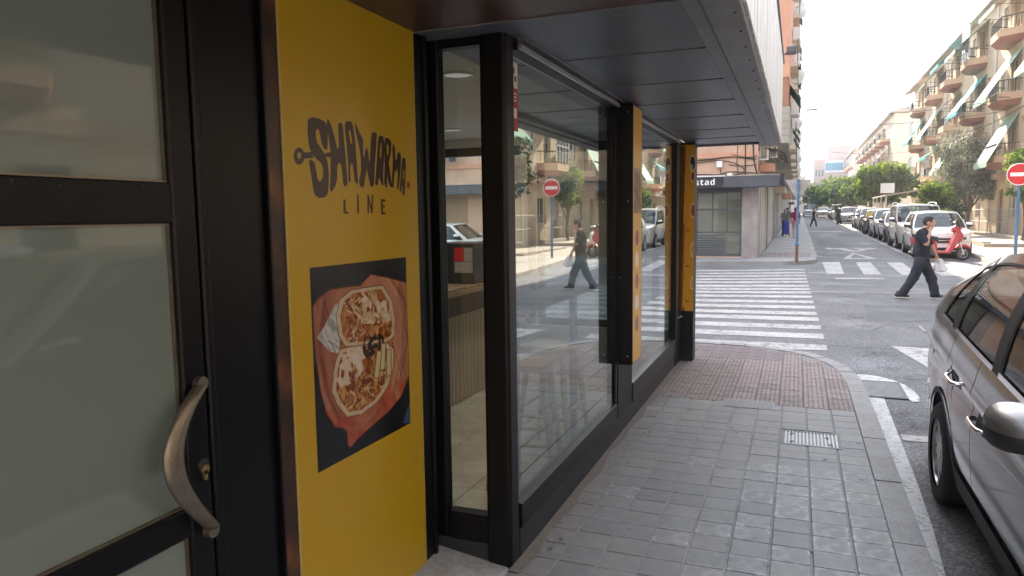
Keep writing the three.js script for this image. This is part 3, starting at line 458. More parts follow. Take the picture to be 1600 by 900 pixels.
// ---- recessed pillar with the yellow advertising panel
{
  const p = thing('sign_pillar', 'pillar clad in brown printed vinyl carrying the yellow shawarma panel', 'pillar');
  part(p, 'core', boxUV(bx(XP - 0.1, XP - 0.004, 0.03, 2.5, -1.86, -2.93)), M.frameFlat);
  const vin = tex(256, (u, v) => { const n = fbm(u, v, 5, 131, 5), k = fbm(u, v, 12, 135, 3); return [0.16 + 0.5 * Math.max(0, n - 0.42) + 0.2 * k * n, 0.12 + 0.3 * Math.max(0, n - 0.46) + 0.1 * k * n, 0.1 + 0.2 * Math.max(0, n - 0.48)]; });
  part(p, 'vinyl_strip', boxUV(bx(XP - 0.004, XP + 0.002, 0.03, 2.5, -1.862, -1.932)), mk([0.9, 0.9, 0.9], 0.35, { map: rep(vin, 1.6) }));
  part(p, 'trim', boxUV(merge([bx(XP - 0.004, XP + 0.012, 0.03, 2.5, -1.848, -1.858, 0.003), bx(XP - 0.004, XP + 0.003, 0.03, 2.5, -2.82, -2.9)])), M.frame);
  part(p, 'edge_strip', bx(XP - 0.004, XP + 0.014, 0.02, 2.5, -2.902, -2.93, 0.004), M.frame);
  const LW = 880, LH = 2470, tSoft = tex(128, (u, v) => [noise(u, v, 3, 191) * 0.7 + noise(u, v, 6, 193) * 0.3], false);
  const t = canvasTex(720, 2020, (c, w, h) => {
    const X = m => m * w / LW, Y = m => h - (m - 30) * h / LH;
    const poly = (a, col) => { c.fillStyle = col; c.beginPath(); a.forEach(([x, y], i) => i ? c.lineTo(X(x), Y(y)) : c.moveTo(X(x), Y(y))); c.closePath(); c.fill(); };
    const line = (a, col, lw) => { c.strokeStyle = col; c.lineWidth = lw; c.lineJoin = 'round'; c.beginPath(); a.forEach(([x, y], i) => i ? c.lineTo(X(x), Y(y)) : c.moveTo(X(x), Y(y))); c.closePath(); c.stroke(); };
    c.fillStyle = '#e2b81f'; c.fillRect(0, 0, w, h);
    { let s = 77; const q = () => (s = (s * 16807) % 2147483647) / 2147483647; c.lineCap = 'round'; for (let k = 0; k < 240; k++) { c.globalAlpha = 0.03 + 0.06 * q(); c.strokeStyle = q() < 0.5 ? '#8a6410' : '#f2d070'; c.lineWidth = 0.6 + q() * 1.8; const x = q() * w, y = q() * h, a = q() * 6.3, l = 8 + q() * 60; c.beginPath(); c.moveTo(x, y); c.lineTo(x + Math.cos(a) * l, y + Math.sin(a) * l); c.stroke(); } c.globalAlpha = 1; }
    for (const a of LOGO) line(a, '#e2bd5e', 9);
    for (const a of LOGO) poly(a, '#3f2b22');
    for (const a of LOGO) line(a, '#3f2b22', 2.5);
    for (const a of LOGO_HOLES) poly(a, '#e2b81f');
    for (const a of LOGO_LINE) { poly(a, '#4a2110'); line(a, '#4a2110', 1.5); }
    for (const a of LOGO_DOT) poly(a, '#b3261a');
    // the photograph of a wrap held in a hand
    const x0 = X(108), x1 = X(768), y0 = Y(1483), y1 = Y(748);
    c.save(); c.beginPath(); c.rect(x0, y0, x1 - x0, y1 - y0); c.clip();
    c.fillStyle = '#17161c'; c.fillRect(x0, y0, x1 - x0, y1 - y0);
    const r2 = (() => { let s = 7; return () => (s = (s * 16807) % 2147483647) / 2147483647; })();
    const inP = (a, x, y) => { let k = false; for (let i = 0, j = a.length - 1; i < a.length; j = i++) if ((a[i][1] > y) !== (a[j][1] > y) && x < (a[j][0] - a[i][0]) * (y - a[i][1]) / (a[j][1] - a[i][1]) + a[i][0]) k = !k; return k; };
    const clipTo = a => { c.save(); c.beginPath(); a.forEach(([x, y], i) => i ? c.lineTo(X(x), Y(y)) : c.moveTo(X(x), Y(y))); c.closePath(); c.clip(); };
    const ext = a => [Math.min(...a.map(p => p[0])), Math.max(...a.map(p => p[0])), Math.min(...a.map(p => p[1])), Math.max(...a.map(p => p[1]))];
    const strokes = (a, n, cols, len, wid, ang, spread, al = 0.9) => { clipTo(a); const [e0, e1, e2, e3] = ext(a); c.globalAlpha = al; c.lineCap = 'round'; for (let k = 0; k < n; k++) { const x = X(lerp(e0, e1, r2())), y = Y(lerp(e2, e3, r2())), t = ang + (r2() - 0.5) * spread, l = X(len) * (0.4 + r2()); c.strokeStyle = cols[Math.floor(r2() * cols.length)]; c.lineWidth = X(wid) * (0.5 + r2()); c.beginPath(); c.moveTo(x, y); c.quadraticCurveTo(x + Math.cos(t) * l * 0.5 + (r2() - 0.5) * l * 0.4, y + Math.sin(t) * l * 0.5, x + Math.cos(t) * l, y + Math.sin(t) * l); c.stroke(); } c.globalAlpha = 1; c.restore(); };
    const shrink = (a, k) => { const cx = a.reduce((s, p) => s + p[0], 0) / a.length, cy = a.reduce((s, p) => s + p[1], 0) / a.length; return a.map(p => [cx + (p[0] - cx) * k, cy + (p[1] - cy) * k]); };
    poly(FOOD.blue, '#3d5f86');
    clipTo(FOOD.hand); { const g = c.createLinearGradient(x0, 0, x1, 0); g.addColorStop(0, '#8a4630'); g.addColorStop(0.25, '#c47f62'); g.addColorStop(0.6, '#cf8a68'); g.addColorStop(0.85, '#e0a584'); g.addColorStop(1, '#c57c58'); c.fillStyle = g; c.fillRect(x0, y0, x1 - x0, y1 - y0); } c.restore();
    strokes(FOOD.hand, 160, ['#b5664a', '#d79a78', '#e6b394', '#a05238'], 150, 26, 1.35, 0.5, 0.16);
    strokes(FOOD.hand, 26, ['#6d2d17', '#7b351c'], 190, 7, 1.25, 0.5, 0.4); line(FOOD.hand, '#5f2613', 5);
    c.filter = 'blur(5px)';
    strokes(FOOD.hand.map(([x, y]) => [x, y < 960 ? y : 960]), 40, ['#b23a22', '#c8482a', '#d06038'], 130, 40, 1.0, 0.8, 0.35);
    for (const a of [[[700, 1360], [735, 1230], [720, 1080], [640, 930]], [[640, 1400], [742, 1300], [760, 1120], [690, 960]], [[150, 1340], [150, 1180], [180, 1030], [250, 900]], [[190, 1365], [175, 1300], [165, 1250]], [[300, 860], [420, 840], [520, 870]]]) { c.strokeStyle = '#6a2a18'; c.globalAlpha = 0.65; c.lineWidth = 7; c.beginPath(); a.forEach(([x, y], i) => i ? c.lineTo(X(x), Y(y)) : c.moveTo(X(x), Y(y))); c.stroke(); c.strokeStyle = '#f0bd9c'; c.globalAlpha = 0.45; c.lineWidth = 12; c.beginPath(); a.forEach(([x, y], i) => i ? c.lineTo(X(x - 26), Y(y)) : c.moveTo(X(x - 26), Y(y))); c.stroke(); }
    c.globalAlpha = 1; c.filter = 'blur(1px)';
    poly(FOOD.paper, '#c3c6ca'); strokes(FOOD.paper, 60, ['#e4e6e8', '#9fa4aa', '#f2f2f0'], 70, 8, 0.9, 0.8, 0.7);
    for (const a of [FOOD.low, FOOD.up]) {
      line(a, '#7a4426', 5); poly(a, '#e6d2b0'); strokes(a, 70, ['#f3ead8', '#c9b18a', '#fbf6ea'], 90, 8, 1.4, 2, 0.6);
      const s = shrink(a, 0.88); poly(s, '#b26c30');
      strokes(s, 330, ['#9a4c18', '#c06a22', '#d08a3e', '#7c3a12', '#d99a4e', '#a85a20', '#e0b06a'], 62, 15, 0.6, 2.6, 0.9);
      strokes(s, 70, ['#f0dfbd', '#e7cf9c', '#fff7e6', '#d9b176'], 40, 8, 0.5, 3, 0.8);
      strokes(s, 50, ['#6a3514', '#7a3a14', '#8a4418'], 30, 6, 0.6, 3, 0.6);
    }
    strokes(shrink(FOOD.up, 0.55).map(([x, y]) => [x + 60, y + 25]), 26, ['#fbf3e6', '#f4e8d4', '#f0dcc0'], 60, 24, 0.8, 2, 0.75);
    strokes(shrink(FOOD.low, 0.5).map(([x, y]) => [x - 90, y + 60]), 26, ['#fbf5ea', '#f6ecdc', '#efdfc4'], 60, 24, 0.8, 2, 0.8);
    strokes(shrink(FOOD.low, 0.36).map(([x, y]) => [x + 80, y + 105]), 34, ['#2c2214', '#3a2a16', '#4a1f12', '#23301c'], 40, 12, 0.4, 3, 0.9);
    for (const [x, y, r] of [[560, 1085, 0.15], [604, 1050, 0.05], [520, 1060, 0.25]]) { c.save(); c.translate(X(x), Y(y)); c.rotate(r); c.fillStyle = '#8a6a30'; c.fillRect(-X(20), -X(56), X(40), X(112)); c.fillStyle = '#eadfae'; c.fillRect(-X(15), -X(54), X(30), X(106)); c.restore(); }
    c.filter = 'none'; c.restore();
  });
  const g = new THREE.PlaneGeometry(0.88, 2.47); g.rotateY(Math.PI / 2); g.translate(XP + 0.0085, 1.265, -2.375);
  const sg = thing('advertising_panel', 'yellow shawarma advertising panel with brown lettering and a food photograph', 'sign');
  part(sg, 'print', g, mk([0.56, 0.56, 0.56], 0.3, { map: t, bumpMap: rep(tSoft, 1), bumpScale: 0.004 }));
  part(sg, 'board', bx(XP + 0.0022, XP + 0.008, 0.028, 2.502, -1.9315, -2.8185), mk([0.5, 0.4, 0.18], 0.4));
}
// ---- the glass door at the near left, shut
{
  const d = thing('glass_door', 'black framed shop door with frosted panes and a worn curved pull handle', 'door');
  const xf = XP - 0.02, xo = XP + 0.012;
  part(d, 'door_jamb', boxUV(merge([bx(XP - 0.1, XP - 0.006, 0.03, 2.5, -1.60, -1.845, 0.006), bx(XP - 0.1, XP + 0.004, 0.03, 2.5, -1.568, -1.60, 0.012)])), M.frame);
  part(d, 'stile', boxUV(bx(XP - 0.06, XP, 0.03, 2.42, -1.478, -1.562, 0.01)), M.frame);
  part(d, 'stile', boxUV(bx(XP - 0.06, XP, 0.03, 2.42, -0.52, -0.60, 0.01)), M.frame);
  for (const [y0, y1] of [[2.36, 2.42], [1.645, 1.755], [0.755, 0.84], [0.03, 0.16]]) part(d, 'rail', boxUV(bx(XP - 0.056, XP - 0.004, y0, y1, -0.598, -1.48, 0.005)), M.frame);
  for (const [y0, y1] of [[1.755, 2.36], [0.84, 1.645], [0.16, 0.755]]) {
    const p = part(d, 'frosted_pane', boxUV(bx(XP - 0.036, XP - 0.026, y0 - 0.01, y1 + 0.01, -0.59, -1.488)), M.frosted);
    part(p, 'gasket', [bx(XP - 0.026, XP - 0.016, y0, y0 + 0.006, -0.6, -1.478), bx(XP - 0.026, XP - 0.016, y0 + 0.006, y1, -1.472, -1.478), bx(XP - 0.026, XP - 0.016, y1 - 0.005, y1, -0.6, -1.472)], M.steel);
  }
  // handle: a flattened bow, bulging out from the door and towards the glass
  const hz = t => -1.528 + 0.0 + 0.165 * Math.sin(Math.PI * Math.pow(t, 0.8)) , hx = t => XP + 0.012 + 0.058 * Math.pow(Math.sin(Math.PI * Math.min(1, Math.max(0, t))), 0.6), hy = t => lerp(1.185, 0.755, t);
  const hg = grid(14, 30, (u, v) => { const a = u * Math.PI * 2, w = 0.026 + 0.008 * Math.sin(Math.PI * v), d2 = 0.012; return [hx(v) + d2 * Math.cos(a), hy(v) + 0.004 * Math.sin(a), hz(v) - 0.012 * v + w * Math.sin(a)]; }, true);
  const h = part(d, 'pull_handle', hg, M.steel, 'worn metal pull handle with a hole rubbed through its lacquer');
  part(h, 'mount', [rod(V(XP - 0.004, 1.19, -1.53), V(XP + 0.02, 1.19, -1.53), 0.02, 0.02, 14), rod(V(XP - 0.004, 0.752, -1.538), V(XP + 0.022, 0.752, -1.538), 0.024, 0.021, 14)], M.steel);
  part(d, 'lock', [new THREE.CylinderGeometry(0.014, 0.014, 0.012, 16).rotateZ(Math.PI / 2).translate(XP + 0.004, 0.936, -1.532), bx(XP - 0.002, XP + 0.01, 0.906, 0.934, -1.526, -1.538)], M.brass);
  part(d, 'lock_rose', new THREE.CylinderGeometry(0.02, 0.02, 0.006, 18).rotateZ(Math.PI / 2).translate(XP + 0.002, 0.95, -1.53), M.black);
  part(d, 'side_wall', boxUV(bx(XP - 0.08, XP - 0.01, 0, 2.5, 0.4, -0.5)), M.frameFlat);
}
// ---- canopy over the pavement
{
  const c = thing('canopy', 'dark metal canopy with panelled soffit and pale ribbed fascia over the pavement', 'canopy');
  const ys = 2.455, seams = [1.6, 0.72, -0.16, -1.04, -1.92, -2.83, -3.67, -4.53, -5.36, -6.2, -7.15, -7.95, -8.66];
  for (let k = 0; k < seams.length - 1; k++) {
    const a = seams[k] - 0.008, b = seams[k + 1] + 0.008, x0 = a > -2.9 ? -1.6 : -1.2, sag = k % 3 === 1 ? 0.012 : 0.004;
    const g = grid(10, 6, (u, v) => [lerp(x0, -0.42, u), ys - sag * Math.sin(Math.PI * v) * Math.sin(Math.PI * u) * (0.6 + 0.4 * Math.sin(u * 9 + k)), lerp(a, b, v)]);
    const uv = g.attributes.uv, p = g.attributes.position; for (let i = 0; i < p.count; i++) uv.setXY(i, p.getX(i) + k * 0.37, p.getZ(i));
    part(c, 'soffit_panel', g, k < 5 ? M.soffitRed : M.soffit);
    part(c, 'seam_strip', bx(x0, -0.42, ys - 0.005, ys + 0.012, seams[k + 1] - 0.006, seams[k + 1] + 0.006), M.beam);
  }
  part(c, 'top_deck', bx(-1.62, -0.23, 2.6, 2.66, 1.6, -8.64), M.frameFlat);
  part(c, 'edge_beam', boxUV(merge([bx(-0.42, -0.352, 2.42, 2.6, 1.6, -8.68, 0.006), bx(-0.348, -0.21, 2.405, 2.6, 1.6, -8.7, 0.008), bx(-1.2, -0.43, 2.43, 2.6, -8.665, -8.7, 0.004)])), M.beam);
  const rv = []; for (let z = -0.5; z > -8.6; z -= 0.3) rv.push(new THREE.SphereGeometry(0.0055, 6, 4).translate(-0.24, 2.405, z));
  const rvm = part(c, 'rivets', rv, M.frameFlat); rvm.userData.kind = 'stuff';
  for (let z = 1.6; z > -8.6; z -= 0.235) part(c, 'fascia_board', boxUV(bx(-0.212, -0.192 + (Math.round(z * 50) % 3) * 0.002, 2.43, 3.3, z - 0.012, Math.max(-8.68, z - 0.228), 0.004), z, 0), M.fascia);
  part(c, 'fascia_backing', bx(-0.24, -0.216, 2.6, 3.3, 1.6, -8.68), M.frameFlat);
  part(c, 'fascia_cap', bx(-0.26, -0.18, 3.3, 3.33, 1.6, -8.7, 0.004), M.beam);
  const fl = thing('floodlight', 'small grey floodlight on a bracket above the canopy fascia', 'lamp', [-0.2, 3.32, -8.5]);
  part(fl, 'bracket', [rod(V(-0.03, 0.0, 0), V(0.05, 0.06, 0), 0.008), bx(-0.05, 0.0, 0.0, 0.02, -0.03, 0.03)], M.iron);
  part(fl, 'head', [box(0.1, 0.07, 0.14, 0.09, 0.075, 0, 0.01)], M.beam);
}
// ---- inside the shop
{
  const c = thing('shop_counter', 'serving counter faced with thin vertical slats under a brown board inside the shop', 'counter');
  part(c, 'carcass', bx(-3.5, -2.76, 0.012, 0.8, -4.2, -7.3), M.woodDark);
  const slat = bx(0, 0.012, 0.03, 0.80, -0.009, 0.009), mats = [mk([0.42, 0.33, 0.24], 0.6), mk([0.5, 0.4, 0.3], 0.6), mk([0.34, 0.26, 0.19], 0.6)];
  for (let k = 0; k < 118; k++) { const m = part(c, 'slat', slat, mats[(k * 7) % 3]); m.position.set(-2.757, 0, -4.22 - k * 0.026); }
  part(c, 'front_board', boxUV(bx(-2.78, -2.73, 0.80, 1.0, -4.2, -7.3, 0.004)), M.woodDark);
  part(c, 'counter_top', boxUV(bx(-3.52, -2.6, 1.0, 1.04, -4.15, -7.35, 0.004)), M.wood);
  for (let k = 0; k < 22; k++) part(c, 'top_block', boxUV(bx(-3.3, -2.61, 1.04, 1.065, -4.2 - k * 0.14, -4.32 - k * 0.14, 0.004)), k % 2 ? M.wood : M.shutter);
  const r = thing('till_box', 'black till box with a red and grey panel on the shop counter', 'till', [-2.83, 1.066, -5.93], 0.0);
  part(r, 'case', box(0.4, 0.36, 0.5, 0, 0.18, 0, 0.012), M.black);
  part(r, 'red_panel', bx(0.02, 0.11, 0.2, 0.32, 0.251, 0.256), M.signRed);
  part(r, 'grey_panel', [bx(0.02, 0.195, 0.1, 0.195, 0.251, 0.255), bx(0.115, 0.195, 0.2, 0.32, 0.251, 0.255)], M.signBack);
  const s = thing('window_bar', 'grey bar shelf along the inside of the wide shop pane', 'bar shelf');
  part(s, 'shelf', boxUV(bx(-1.56, -1.3, 1.14, 1.18, -3.5, -4.8, 0.004)), M.slate);
  for (const z of [-3.6, -4.72]) part(s, 'leg', bx(-1.45, -1.41, 0.02, 1.14, z - 0.03, z + 0.03), M.slate);
  const stool = thing('bar_stool', 'tall yellow wooden bar stool nearest the corner column inside the window', 'stool', [-1.52, 0.02, -4.02], 0.2, 'wooden stools inside the window');
  part(stool, 'seat', box(0.34, 0.04, 0.34, 0, 0.74, 0, 0.01), M.stool);
  for (const [sx, sz] of [[-1, -1], [1, -1], [1, 1], [-1, 1]]) part(stool, 'leg', rod(V(sx * 0.2, 0, sz * 0.2), V(sx * 0.12, 0.72, sz * 0.12), 0.022, 0.022, 4), M.stool);
  part(stool, 'footrest', [rod(V(-0.17, 0.28, 0.17), V(0.17, 0.28, 0.17), 0.013), rod(V(-0.17, 0.28, -0.17), V(0.17, 0.28, -0.17), 0.013), rod(V(-0.17, 0.34, 0.17), V(-0.17, 0.34, -0.17), 0.013), rod(V(0.17, 0.34, 0.17), V(0.17, 0.34, -0.17), 0.013)], M.stool);
  copyOf(stool, 'tall yellow wooden bar stool farther from the corner column inside the window', [-1.55, 0.02, -4.62], -0.1);
}
// ================================================================ BUILDINGS
const font = await new FontLoader().loadAsync('fonts/droid/droid_sans_bold.typeface.json');
// ---- bar on the far corner of the side street (faces the camera)
{
  const zf = -26.3, y0 = GS(zf) - 0.1;
  const b = thing('corner_bar', 'salmon corner building with a dark awning band lettered stad across the side street', 'building');
  part(b, 'stone_pier', boxUV(bx(-1.83, -1.3, y0, 2.6, zf, zf - 0.5, 0.01)), M.stone);
  part(b, 'stone_pier', boxUV(bx(-5.4, -4.85, y0, 2.6, zf, zf - 0.5, 0.01)), M.stone);
  part(b, 'wall', boxUV(merge([bx(-4.85, -1.83, y0, 0.15, zf - 0.05, zf - 0.5), bx(-24, -14.9, y0, 2.95, zf - 0.06, zf - 0.5), bx(-14.9, -12.4, 2.5, 2.95, zf - 0.06, zf - 0.5), bx(-12.4, -10, y0, 2.95, zf - 0.06, zf - 0.5), bx(-10, -5.4, y0, 2.95, zf - 0.06, zf - 0.5)])), M.salmonPale);
  part(b, 'upper_wall', boxUV(bx(-24, -1.33, 2.95, 4.1, zf, zf - 8)), M.salmonPale);
  part(b, 'string_course', boxUV(bx(-24, -1.3, 3.6, 3.78, zf, zf + 0.05)), M.salmon);
  part(b, 'upper_floors', boxUV(bx(-24, -0.4, 6.2, 16.6, zf, zf - 11)), M.salmon);
  part(b, 'brown_band', boxUV(bx(-24, -0.42, 5.25, 6.195, zf - 0.02, zf - 11)), M.brown);
  for (let k = 0; k < 5; k++) part(b, 'cladding_panel', boxUV(bx(-1.35, -0.36, 4.02 + k * 0.245, 4.255 + k * 0.245, zf + 0.01, zf - 11)), M.greyWall);
  part(b, 'rear_mass', boxUV(bx(-24, -1.36, 4.1, 5.25, zf - 0.04, zf - 11)), M.salmonPale);
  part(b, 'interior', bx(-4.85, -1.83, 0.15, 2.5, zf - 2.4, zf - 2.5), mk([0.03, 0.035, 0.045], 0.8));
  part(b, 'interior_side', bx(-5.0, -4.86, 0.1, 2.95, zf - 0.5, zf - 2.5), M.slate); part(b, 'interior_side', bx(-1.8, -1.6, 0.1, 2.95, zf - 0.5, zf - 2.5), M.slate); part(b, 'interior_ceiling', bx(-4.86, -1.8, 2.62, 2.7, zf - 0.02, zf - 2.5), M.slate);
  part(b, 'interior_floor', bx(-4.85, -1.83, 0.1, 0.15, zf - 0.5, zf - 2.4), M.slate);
  // big shop window with transoms
  const w = part(b, 'shop_window', [bx(-4.85, -1.83, 2.4, 2.56, zf - 0.06, zf - 0.14), bx(-4.85, -1.83, 0.15, 0.24, zf - 0.06, zf - 0.14), bx(-1.9, -1.83, 0.24, 2.4, zf - 0.06, zf - 0.14), bx(-2.36, -2.31, 1.0, 2.4, zf - 0.07, zf - 0.13), bx(-3.4, -3.34, 0.24, 2.4, zf - 0.07, zf - 0.13), bx(-2.85, -2.81, 1.0, 2.4, zf - 0.07, zf - 0.13), bx(-4.85, -1.9, 1.78, 1.84, zf - 0.07, zf - 0.13), bx(-4.85, -1.9, 0.98, 1.03, zf - 0.07, zf - 0.13)], M.iron);
  for (const [a, c, d, e] of [[-4.8, -3.4, 0.24, 0.98], [-4.8, -3.4, 1.03, 2.4], [-3.34, -2.85, 1.03, 1.78], [-3.34, -2.85, 1.84, 2.4], [-2.81, -2.36, 1.03, 1.78], [-2.81, -2.36, 1.84, 2.4], [-2.31, -1.9, 0.24, 2.4], [-3.34, -2.36, 0.24, 0.98]]) part(w, 'pane', bx(a, c, d, e, zf - 0.1, zf - 0.102), M.paneClear);
  for (let k = 0; k < 8; k++) part(w, 'louvre', bx(-4.8, -2.36, 0.26 + k * 0.085, 0.31 + k * 0.085, zf - 0.075, zf - 0.09), M.slate);
  // tan roller shutter and the rest of the ground floor seen through the shop
  const sh = part(b, 'roller_shutter', bx(-14.9, -12.4, y0, 2.5, zf - 0.16, zf - 0.2), M.shutter);
  for (let k = 0; k < 24; k++) part(sh, 'slat', bx(-14.88, -12.42, y0 + 0.02 + k * 0.104, y0 + 0.118 + k * 0.104, zf - 0.14, zf - 0.16), M.shutter);
  part(b, 'roller_shutter', boxUV(bx(-9.4, -6.2, y0, 2.45, zf - 0.05, zf - 0.02)), M.shutter);
  const aw = part(b, 'awning_band', boxUV(bx(-24, -0.62, 2.55, 2.92, zf - 0.02, zf + 0.62, 0.01)), M.slate);
  part(aw, 'top_flashing', bx(-24, -0.6, 2.922, 2.95, zf - 0.02, zf + 0.64), M.signBack);
  part(aw, 'letter_board', bx(-4.6, -2.42, 2.57, 2.915, zf + 0.622, zf + 0.64), M.black);
  let x = -3.36; for (const ch of 'stad') { const g = new TextGeometry(ch, { font, size: 0.2, depth: 0.025, curveSegments: 4, bevelEnabled: false }); g.computeBoundingBox(); const wd = g.boundingBox.max.x; g.scale(1.12, 1, 1); part(aw, 'letter', g.translate(x, 2.65, zf + 0.64), M.signWhite); x += wd * 1.12 + 0.03; }
  part(aw, 'light_strip', bx(-4.6, -2.36, 2.93, 2.965, zf + 0.6, zf + 0.66), M.signWhite);
  // clothes on a first floor line above the shutter
  const line = thing('washing_line', 'dark washing hung on a line above the dark awning band', 'laundry');
  part(line, 'cord', rod(V(-15.2, 4.5, zf + 0.5), V(-11.8, 4.5, zf + 0.5), 0.012, 0.012, 5), M.pvc);
  for (let k = 0; k < 4; k++) part(line, 'garment', bx(-14.3 + k * 0.46, -14.3 + k * 0.46 + 0.3, 3.75 + (k % 2) * 0.1, 4.5, zf + 0.485, zf + 0.515, 0.006), mk([[0.03, 0.03, 0.06], [0.06, 0.05, 0.09], [0.03, 0.04, 0.08], [0.05, 0.05, 0.06]][k], 0.95));
  // junction box, pipes and drooping cables on the salmon wall
  part(b, 'junction_box', [box(0.2, 0.22, 0.12, -2.6, 3.38, zf + 0.06, 0.01), box(0.18, 0.1, 0.1, -2.25, 3.02, zf + 0.05)], M.pvc);
  const cab = (pts, r = 0.014) => part(b, 'cable', tube(pts.map(([x, y]) => [x, y, zf + 0.045]), r, 30, 5), M.cable);
  cab([[-6, 3.62], [-4, 3.5], [-3, 3.56], [-2.2, 3.62], [-1.4, 3.5]], 0.02); cab([[-6, 3.4], [-3.6, 3.44], [-2.5, 3.5], [-1.9, 3.3], [-1.75, 3.1], [-2.1, 2.99]]); cab([[-5, 3.02], [-3.2, 3.05], [-2.6, 3.02], [-2.3, 3.1], [-1.4, 3.04]], 0.017);
  cab([[-2.6, 3.28], [-2.5, 3.0], [-2.2, 2.99]]); cab([[-2.0, 4.1], [-2.02, 3.4], [-1.98, 3.0]], 0.012); cab([[-1.75, 4.1], [-1.74, 2.98]], 0.02); cab([[-1.5, 4.05], [-1.45, 3.4], [-1.35, 3.0]], 0.024); cab([[-2.3, 3.35], [-1.9, 3.3], [-1.36, 3.32]]); cab([[-2.2, 3.7], [-1.6, 3.58], [-1.35, 3.66]]);
  // balcony box, air conditioner and window squeezed in beside the corner
  part(b, 'balcony_box', boxUV(bx(-1.32, -0.82, 3.12, 3.4, zf - 0.6, zf - 2.0)), M.salmon);
  part(b, 'window_frame', [bx(-1.3, -1.0, 3.5, 4.0, zf - 0.35, zf - 0.42), bx(-0.95, -0.72, 3.56, 4.0, zf - 0.35, zf - 0.42)], M.pvc);
  part(b, 'window_pane', [bx(-1.26, -1.06, 3.55, 3.97, zf - 0.34, zf - 0.35), bx(-0.91, -0.77, 3.6, 3.97, zf - 0.34, zf - 0.35)], M.glassFar);
  for (let k = 0; k < 7; k++) part(b, 'cable', tube([[-0.9 + rr(-0.3, 0.2), 3.9, zf - 0.3], [-0.7 + rr(-0.2, 0.3), 3.55 + rr(-0.2, 0.2), zf - 0.2], [-0.4 + rr(-0.2, 0.1), 3.3 + rr(-0.25, 0.3), zf - 1.0]], 0.012, 12, 4), M.cable);
}
// ---- row of houses on the left of the street ahead, seen almost edge on
{
  const cols = [[M.greyWall, M.shutterPale], [M.creamPale, M.shutter], [M.pinkGrey, M.shutterPale], [M.cream, M.shutterPale], [M.creamGrey, M.shutter]];
  const lab = ['grey rendered house next to the corner bar with pale shutters at street level', 'pale cream house second beyond the corner bar on the left', 'pinkish house third beyond the corner bar on the left', 'tan house fourth beyond the corner bar on the left', 'last greyish house at the far end of the left row'];
  let z = -26.85;
  cols.forEach(([wm, sm], i) => {
    const L = [15, 18, 20, 24, 40][i], z1 = z - L, h = [16.2, 15.6, 16.5, 15.2, 15.8][i], yb = G(z) - 0.2, b = thing('row_house', lab[i], 'house', [0, 0, 0], 0, 'houses along the left pavement');
    if (i) part(b, 'upper_floors', boxUV(bx(-12, -0.4, 4.0, h, z - 0.02, z1)), wm); else part(b, 'upper_floors', boxUV(bx(-12, -0.4, 4.0, h, z - 10.6, z1)), wm);
    part(b, 'ground_wall', boxUV(bx(-12, -1.62, yb, 4.0, z, z1)), wm);
    for (let q = z - 0.1; q > z1 + 0.8; q -= 1.55) {
      part(b, 'pilaster', boxUV(bx(-1.62, -1.3, yb, 3.98, q, q - 0.42)), rnd() < 0.75 ? M.white : M.stone);
      part(b, 'ground_shutter', boxUV(bx(-1.62, -1.34, yb, 2.9, q - 0.42, q - 1.55)), rnd() < 0.5 ? M.slate : rnd() < 0.5 ? M.white : sm);
    }
    part(b, 'shop_awning', boxUV(bx(-1.35, -0.55 - 0.2 * (i % 2), 2.85, 3.2, z - 3.5, z - 7.5, 0.02)), [M.slate, M.creamPale, M.salmon, M.white, M.slate][i]);
    // balconies and clutter on the upper facade, all projecting over the street
    for (let f = 0; f < 4; f++) for (let q = z - 2; q > z1 + 2; q -= 5.2) {
      const y = 4.0 + f * 3.0, bal = part(b, 'balcony', boxUV(bx(-0.4, -0.16, y, y + 0.16, q, q - 2.6)), M.creamPale);
      const bars = [bx(-0.18, -0.15, y + 0.95, y + 1.0, q, q - 2.6)]; for (let k = 0; k <= 13; k++) bars.push(bx(-0.175, -0.16, y + 0.16, y + 0.95, q - k * 0.2, q - k * 0.2 - 0.02)); part(bal, 'railing', bars, M.iron);
      if (rnd() < 0.55) part(b, 'air_conditioner', box(0.3, 0.5, 0.75, -0.24, y + 1.9, q - 3.6, 0.02), M.pvc);
      if (rnd() < 0.5) { const a = part(b, 'awning', boxUV(hexa([[-0.4, y + 2.35, q], [-0.02, y + 1.75, q], [-0.02, y + 1.75, q - 2.4], [-0.4, y + 2.35, q - 2.4]].reverse(), [[-0.4, y + 2.38, q], [-0.02, y + 1.78, q], [-0.02, y + 1.78, q - 2.4], [-0.4, y + 2.38, q - 2.4]].reverse())), [M.mint, M.green, M.slate, M.creamPale][Math.floor(rnd() * 4)]); }
      if (rnd() < 0.4) { const dx = part(b, 'satellite_dish', [new THREE.SphereGeometry(0.42, 14, 5, 0, 6.3, 0, 0.75).scale(1, 0.6, 1).translate(0, -0.25, 0).rotateX(1.9).rotateY(0.3).translate(-0.1, y + 1.3, q - 4.4), rod(V(-0.4, y + 1.1, q - 4.5), V(-0.12, y + 1.35, q - 4.5), 0.02)], M.pvc); }
    }
    z = z1;
  });
}
